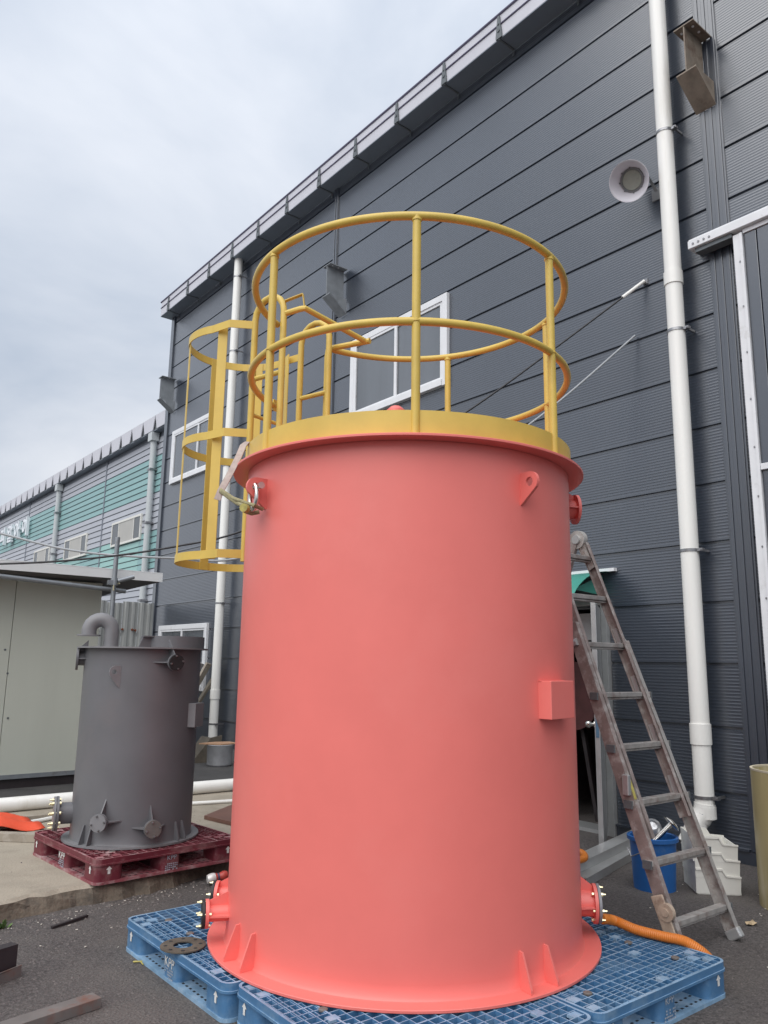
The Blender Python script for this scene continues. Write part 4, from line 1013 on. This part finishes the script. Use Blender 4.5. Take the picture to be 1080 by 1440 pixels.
# ================================================================== things at the right
def right_things():
    # bucket with offcuts
    bc = Vector((5.00, 3.275, 0))
    t = thing('bucket', 'blue plastic bucket with scrap metal behind the aluminium ladder', 'bucket', tuple(bc))
    put('body', MB().lathe([(0, .004), (.132, .004), (.136, .0), (.152, .315), (.163, .317), (.165, .335), (.156, .339), (.150, .333), (.130, .01), (0, .01)], 48, bc), 'bucket', t, smooth=True)
    put('rim', MB().lathe([(.163, .310), (.169, .312), (.169, .336), (.163, .338)], 48, bc), 'bucket', t, smooth=True)
    put('handle', MB().tube([bc+Vector((.169*math.cos(R(200)), .169*math.sin(R(200)), .30)), bc+Vector((-.18, -.02, .25)), bc+Vector((-.18, .05, .215)), bc+Vector((-.165, .09, .26))], .004, 8), 'clamp', t, smooth=True)
    s = thing('metal_valve', 'round metal fitting sticking out of the blue bucket', 'fitting', tuple(bc+Vector((.02, .02, .34))))
    c = bc+Vector((.03, .02, .372))
    q = Vector((0, 0, 1)).rotation_difference(Vector((-.6, -.5, .6)).normalized()).to_matrix()
    put('ball', MB().lathe([(.02, -.06), (.05, -.045), (.066, 0), (.058, .035), (.038, .055), (.034, .058), (.030, .04), (0, .035)], 28, c, q), 'pot', s, smooth=True)
    put('stem', MB().cyl(c, c+Vector((.03, .0, -.34)), .02, 12), 'clamp', s, smooth=True)
    s = thing('mushroom_stud', 'bright round headed stud leaning in the blue bucket', 'fitting', tuple(bc+Vector((.05, -.09, .34))))
    a = bc+Vector((-.05, .00, .27)); b = bc+Vector((.08, -.10, .42)); d = (b-a).normalized()
    put('shank', MB().cyl(a-d*.06, b, .017, 14), 'chrome', s, smooth=True)
    q = Vector((0, 0, 1)).rotation_difference(d).to_matrix()
    put('head', MB().lathe([(0, .018), (.03, .016), (.058, .004), (.062, -.004), (.02, -.010), (0, -.01)], 28, b, q), 'chrome', s, smooth=True)
    # stacked white organiser bins, open fronts towards +x/-y
    def bin_(z, dx, rz, label):
        t = thing('storage_bin', label, 'bin', (5.30+dx, 3.03, z), 'white storage bins stacked by the drainpipe')
        o = Vector((5.30+dx, 3.03, z)); m = Matrix.Rotation(rz, 3, 'Z'); w, d, h, th = .30, .29, .165, .006
        def tb(mb): mb.v = [o+m @ p for p in mb.v]; return mb
        put('base', tb(MB().box((0, 0, .004), (w-.02, d-.02, .008))), 'crate', t)
        for s in (-1, 1):
            y0, y1 = -d/2, d/2
            put('side_wall', tb(MB().prism([(s*(w/2-.006), y0+.006, .006), (s*(w/2-.006), y1, .006), (s*w/2, y1, h), (s*w/2, y0+.12, h), (s*w/2, y0+.095, h*.72), (s*w/2, y0, h*.69)], (-s*th, 0, 0))), 'crate', t)
            put('rim', tb(MB().box((s*(w/2+.003), .06, h-.006), (.012, d-.12, .012)).bar((s*(w/2+.003), y0+.12, h-.004), (s*(w/2+.003), y0+.095, h*.72), .012, .010).bar((s*(w/2+.003), y0+.095, h*.72), (s*(w/2+.003), y0, h*.69), .012, .010)), 'crate', t)
        put('back_wall', tb(MB().box((0, d/2-.003, h/2+.003), (w-.016, th, h-.006))), 'crate', t)
        put('front_lip', tb(MB().box((0, -d/2+.006, h*.345), (w-.016, th, h*.66))), 'crate', t)
    bin_(0.0, 0, R(46), 'white plastic storage bin at the bottom of the stack by the drainpipe')
    bin_(.10, -.005, R(47), 'white plastic storage bin in the middle of the stack by the drainpipe')
    bin_(.20, -.012, R(45), 'white plastic storage bin on top of the stack by the drainpipe')
    # fibreglass cylinder at the frame edge
    t = thing('fibreglass_tube', 'tall yellowish fibreglass cylinder standing at the right edge', 'cylinder', (5.38, 2.43, 0))
    put('wall', MB().lathe([(.285, 0), (.285, .83), (.275, .83), (.275, 0)], 64, (5.38, 2.43, 0)), 'fibreglass', t, smooth=True)
    put('rim', MB().lathe([(.286, .822), (.288, .834), (.272, .834), (.274, .822)], 64, (5.38, 2.43, 0)), 'fibre_rim', t, smooth=True)
    # aluminium channel on the ground
    t = thing('metal_channel', 'long pale metal channel lying on the asphalt behind the bucket', 'channel', (5.3, 3.75, 0))
    a = Vector((4.62, 3.62, 0)); b = Vector((6.02, 4.02, 0)); a2 = a+Vector((.02, -.03, 0))
    put('web', MB().bar(a+Vector((0, 0, .052)), b+Vector((0, 0, .052)), .13, .008), 'alu_clean', t)
    dn = (b-a).normalized(); sd = Vector((dn.y, -dn.x, 0))
    for s in (-1, 1): put('flange', MB().bar(a+sd*s*.061+Vector((0, 0, .025)), b+sd*s*.061+Vector((0, 0, .025)), .008, .05), 'alu_clean', t)
    t2 = thing('metal_channel', 'upper pale metal channel resting on top of the lower one', 'channel', (5.3, 3.80, .056))
    a = Vector((4.50, 3.68, .0565)); b = Vector((6.03, 4.08, .0565)); dn = (b-a).normalized(); sd = Vector((dn.y, -dn.x, 0))
    put('web', MB().bar(a+Vector((0, 0, .058)), b+Vector((0, 0, .058)), .12, .008), 'alu_clean', t2)
    for s in (-1, 1): put('flange', MB().bar(a+sd*s*.056+Vector((0, 0, .027)), b+sd*s*.056+Vector((0, 0, .027)), .008, .054), 'alu_clean', t2)
    # orange hose from the right nozzle over the pallet corner
    path = [P(-43, .985, .27)+Vector((.0, .0, -.03)), (3.60, 2.60, .205), (3.64, 2.50, .180), (3.67, 2.38, .176), (3.71, 2.27, .17), (3.77, 2.20, .11), (3.83, 2.22, .04), (3.95, 2.40, .024), (4.2, 2.75, .024), (4.5, 3.2, .024), (4.62, 3.55, .024)]
    def smooth_path(p, n=10):
        p = [Vector(q) for q in p]; out = []
        for i in range(len(p)-1):
            p0, p1, p2, p3 = p[max(i-1, 0)], p[i], p[i+1], p[min(i+2, len(p)-1)]
            for k in range(n):
                t_ = k/n; out.append(.5*((2*p1)+(p2-p0)*t_+(2*p0-5*p1+4*p2-p3)*t_*t_+(3*p1-p0-3*p2+p3)*t_**3))
        out.append(p[-1]); return out
    sp = smooth_path(path[:7], 26); rad = [.0225+.0020*(k % 2) for k in range(len(sp))]
    put('hose', MB().tube(sp, .024, 12, rad=rad), 'hose', None, smooth=True, label='ribbed orange hose drooping over the right blue pallet from the lower nozzle', cat='hose')
    sp = smooth_path([(4.40, 3.98, .025), (4.58, 3.96, .05), (4.74, 3.86, .16), (4.81, 3.74, .165), (4.75, 3.66, .15), (4.62, 3.66, .146), (4.45, 3.70, .146), (4.3, 3.85, .03)], 12)
    put('hose', MB().tube(sp, .024, 12), 'hose', None, smooth=True, label='loop of orange hose peeking out behind the tank at the doorway', cat='hose')
    # overhead cables
    put('cable', MB().tube(smooth_path([(6.144, 3.837, 5.047), (5.463, 4.365, 4.358), (4.808, 4.873, 3.721), (4.026, 5.479, 3.071), (3.267, 6.067, 2.603), (2.806, 6.425, 2.448), (2.226, 6.874, 2.329), (1.598, 7.361, 2.266), (.6, 8.13, 2.24), (-1.5, 9.2, 2.36)], 8), .009, 8), 'cable_black', None, smooth=True, label='black overhead cable sagging from the wall to the far left', cat='cable')
    put('cable', MB().tube(smooth_path([(6.144, 3.956, 4.543), (5.318, 4.601, 3.628), (4.294, 5.4, 2.804), (3.327, 6.154, 2.378), (2.856, 6.522, 2.355), (2.184, 7.046, 2.398), (1.601, 7.501, 2.552), (.6, 8.28, 2.86), (-1.5, 9.9, 3.7)], 8), .010, 8), 'cable_grey', None, smooth=True, label='light grey overhead cable crossing in front of the shed', cat='cable')
    mbp = thing('cable_anchor', 'pale cable end fitting on the dark wall below the floodlight', 'fitting', (6.15, 3.82, 5.05))
    put('plate', MB().box((W-.006, 3.83, 5.05), (.012, .05, .05)), 'clamp', mbp); put('sleeve', MB().cyl((6.15, 3.832, 5.053), (5.98, 3.964, 4.881), .017, 10), 'pvc', mbp, smooth=True)
right_things()

# ================================================================== things at the left and back
def left_things():
    # long white pipe on the slab
    t = thing('plastic_pipe', 'long thick white plastic pipe lying on the slab behind the grey tank', 'pipe', (2.4, 7.72, .1))
    a = Vector((-1.8, 7.98, .163)); b = Vector((4.6, 7.86, .163))
    put('pipe', MB().cyl(a, b, .063, 32), 'pvc', t, smooth=True)
    # timber and thin strips
    put('timber', MB().bar((.9, 7.46, .13), (2.02, 6.42, .13), .085, .055), 'wood', None, label='weathered pale timber lying on the slab left of the red pallet', cat='timber')
    put('timber', MB().bar((1.55, 7.38, .125), (3.0, 7.30, .125), .06, .045), 'wood', None, label='thin timber strip lying beside the white pipe', cat='timber')
    put('conduit', MB().tube([(1.7, 7.12, .118), (2.1, 7.26, .118), (2.45, 7.42, .118), (3.0, 7.46, .118), (3.5, 7.30, .118), (4.1, 7.16, .118)], .017, 8), 'pvc', None, smooth=True, label='thin white conduit lying on the slab beside the pipe', cat='conduit')
    # crumpled red-orange sheet
    n = 14; V = []; F = []
    for i in range(n+1):
        for j in range(n+1):
            u, v = i/n, j/n; p = Vector((1.30+.66*u+.10*v, 7.55-.62*v+.02*u, .155+.07*math.sin(3.1*v)*(1-.45*u)+.018*math.sin(9*u+4*v)+.012*math.sin(17*v-6*u)-.035*u))
            V.append(p)
    for i in range(n):
        for j in range(n): F.append((i*(n+1)+j, (i+1)*(n+1)+j, (i+1)*(n+1)+j+1, i*(n+1)+j+1))
    o = put('plastic_sheet', MB().add(V, F), 'red_cloth', None, smooth=True, label='crumpled bright red-orange sheet draped over timber at the left edge', cat='sheet')
    sm = o.modifiers.new('solid', 'SOLIDIFY'); sm.thickness = .004
    # brown board
    put('board', MB().prism([(3.30, 6.62, .102), (3.42, 5.95, .102), (4.15, 6.05, .102), (4.05, 7.2, .102)], (0, 0, .03)), 'board', None, label='brown plywood board lying on the slab behind the pink tank', cat='board')
    # beverage can
    t = thing('crushed_can', 'crushed red and white drink can by the slab edge beside the pink tank', 'can', (2.66, 4.98, .0))
    a = Vector((2.57, 5.06, .040)); d = Vector((.80, -.18, .10)).normalized()
    pts = [a+d*(.0135*k) for k in range(11)]; rad = [.026, .031, .033, .033, .029, .024, .023, .027, .031, .030, .024]
    put('body', MB().tube(pts[:5], .03, 18, rad=rad[:5]), 'can', t, smooth=True)
    put('red_band', MB().tube(pts[4:8], .03, 18, rad=rad[4:8]), 'can_red', t, smooth=True)
    put('end', MB().tube(pts[7:], .03, 18, rad=rad[7:]), 'can_red', t, smooth=True)
    put('dark_mark', MB().tube(pts[5:7], .03, 18, rad=[.0243, .0240]), 'can_dark', t, smooth=True)
    # pot with tan lid and the wooden box behind
    c = Vector((5.06, 9.80, .10)); t = thing('cooking_pot', 'dented aluminium pot with a tan board on top near the far drainpipe', 'pot', tuple(c))
    put('body', MB().lathe([(0, 0), (.15, 0), (.165, .02), (.172, .26), (.178, .27), (.17, .275), (0, .27)], 32, c), 'pot', t, smooth=True)
    t2 = thing('pot_board', 'tan board lying across the aluminium pot', 'board', tuple(c+Vector((0, 0, .277))))
    put('board', MB().prism([c+Vector((-.26, .10, .278)), c+Vector((-.05, -.15, .278)), c+Vector((.20, -.12, .278)), c+Vector((.19, .10, .278)), c+Vector((.0, .16, .278))], (0, 0, .014)), 'cardboard', t2)
    t = thing('wooden_box', 'dark oil-stained wooden box leaning behind the aluminium pot', 'box', (5.0, 10.25, .1))
    put('side', MB().prism([(4.85, 10.2, .10), (5.25, 10.15, .10), (5.28, 10.18, .45), (5.12, 10.2, .42)], (0, .02, 0)), 'plywood_dark', t)
    put('side', MB().prism([(4.85, 10.22, .10), (4.88, 10.5, .10), (5.12, 10.5, .42), (5.12, 10.22, .42)], (.02, 0, 0)), 'plywood_dark', t)
    # ladder and planks leaning on the far wall
    t = thing('step_ladder', 'pale ladder rail with slots leaning on the wall behind the grey tank', 'ladder', (5.75, 12.5, .1))
    put('rail', MB().bar((5.55, 12.75, .1), (6.02, 12.22, 1.42), .05, .09, up=(1, 0, 0)), 'wood', t)
    put('rail', MB().bar((5.60, 13.1, .1), (6.07, 12.6, 1.42), .05, .09, up=(1, 0, 0)), 'alu', t)
    for k in range(4):
        f = .2+.22*k; put('rung', MB().cyl((5.55+.47*f, 12.75-.53*f, .1+1.32*f), (5.60+.47*f, 13.1-.5*f, .1+1.32*f), .015, 8), 'alu', t)
    put('timber', MB().bar((5.35, 12.0, .12), (6.10, 12.06, 1.28), .10, .04, up=(1, 0, 0)), 'plywood_dark', None, label='paint-splashed dark plank leaning on the wall beside the far drainpipe', cat='plank')
    # steel bar and channel, bottom left
    put('steel_bar', MB().bar((1.365, 3.66, .022), (.62, 3.53, .022), .08, .042), ['steel_plate'], None, bevel=.002, label='grey and rust red flat steel bar on the asphalt at the bottom left', cat='steel bar')
    t = thing('steel_channel', 'dark steel channel end on the asphalt at the left edge', 'channel', (1.0, 4.3, 0))
    put('web', MB().prism([(1.17, 4.20, .0), (.60, 3.98, 0), (.60, 3.98, .155), (1.17, 4.20, .14)], (-.02, .05, 0)), 'black_steel', t)
    put('flange', MB().prism([(1.195, 4.19, .0), (.60, 3.93, 0), (.60, 3.90, .05), (1.19, 4.185, .05)], (0, .008, 0)), 'steel_plate', t)
    # weed tuft in the slab crack
    mb = MB()
    for k in range(26):
        a = rnd.uniform(0, 6.28); l = rnd.uniform(.03, .075); b = Vector((1.26+rnd.uniform(-.06, .06), 4.96+rnd.uniform(-.04, .04), 0)); d = Vector((math.cos(a), math.sin(a), rnd.uniform(.5, 1.6))).normalized(); s = Vector((-d.y, d.x, 0)).normalized()*.008
        mb.add([b-s, b+s, b+d*l*.6+s*1.4, b+d*l, b+d*l*.6-s*1.4], [(0, 1, 2, 3, 4)])
    put('weed', mb, 'weed', None, label='small green weed in the crack of the slab edge', cat='weed')
left_things()

# ================================================================== loose grit and litter
def grit():
    mb = MB()
    def chip(x, y, z, s):
        a = rnd.uniform(0, 6.28); h = s*rnd.uniform(.4, .9)
        V = [(x+s*math.cos(a+k*1.57+rnd.uniform(-.4, .4))*rnd.uniform(.7, 1.2), y+s*math.sin(a+k*1.57)*rnd.uniform(.7, 1.2), z) for k in range(4)]+[(x, y, z+h)]
        mb.add(V, [(0, 1, 4), (1, 2, 4), (2, 3, 4), (3, 0, 4)])
    for _ in range(1300): chip(rnd.uniform(.4, 2.4), rnd.uniform(2.6, 5.1), 0, rnd.choice((.003, .004, .005, .007)))
    for _ in range(420):
        x = rnd.uniform(.4, 3.2); chip(x, 4.80+.155*x-abs(rnd.gauss(0, .12)), 0, rnd.uniform(.004, .014))
    for _ in range(800): chip(rnd.uniform(3.75, 6.1), rnd.uniform(1.6, 4.4), 0, rnd.choice((.003, .004, .006)))
    for _ in range(260): chip(rnd.uniform(.8, 3.6), rnd.uniform(5.6, 7.6), .1, rnd.choice((.003, .005, .007)))
    put('grit', mb, 'stone', None, kind='stuff', label='small loose stones scattered over asphalt and slab', cat='gravel')
    mb = MB()
    for _ in range(90):
        x = rnd.uniform(.6, 2.6); y = rnd.choice((rnd.uniform(3.0, 4.9), 4.75+.155*x-abs(rnd.gauss(0, .1)))); a = rnd.uniform(0, 3.14); l = rnd.uniform(.004, .016); w = rnd.uniform(.003, .006)
        mb.box((x, y, .004), (l, w, .003), Matrix.Rotation(a, 3, 'Z') @ Matrix.Rotation(rnd.uniform(-.3, .3), 3, 'X'))
    for _ in range(30): mb.box((rnd.uniform(3.9, 5.6), rnd.uniform(1.8, 3.3), .004), (rnd.uniform(.005, .014), .005, .003), Matrix.Rotation(rnd.uniform(0, 3), 3, 'Z'))
    put('litter_flakes', mb, 'litter', None, kind='stuff', label='pale flakes of litter on the asphalt', cat='litter')
    mb = MB(); c = Vector((4.78, 2.50, .006)); n = 9
    V = [c+Vector((.045*math.cos(2*math.pi*k/n)*(1+.35*(k % 2)), .022*math.sin(2*math.pi*k/n)*(1+.3*(k % 2)), .010*(k % 2))) for k in range(n)]+[c+Vector((0, 0, .014))]
    mb.add(V, [(k, (k+1) % n, n) for k in range(n)]); put('dry_leaf', mb, 'leaf_dry', None, label='dry curled leaf on the asphalt right of the ladder foot', cat='leaf')
    mb = MB().tube([(1.675, 4.04, .005), (1.70, 4.01, .010), (1.735, 4.0, .006)], .004, 6).tube([(1.70, 4.01, .009), (1.70, 3.975, .005)], .003, 6)
    put('yellow_twig', mb, 'sticker', None, label='small yellow tie lying beside the left blue pallet', cat='tie')
    put('stick', MB().bar((1.50, 4.78, .008), (1.72, 4.86, .012), .018, .012), 'black_steel', None, label='short dark stick on the asphalt below the slab edge', cat='stick')
grit()
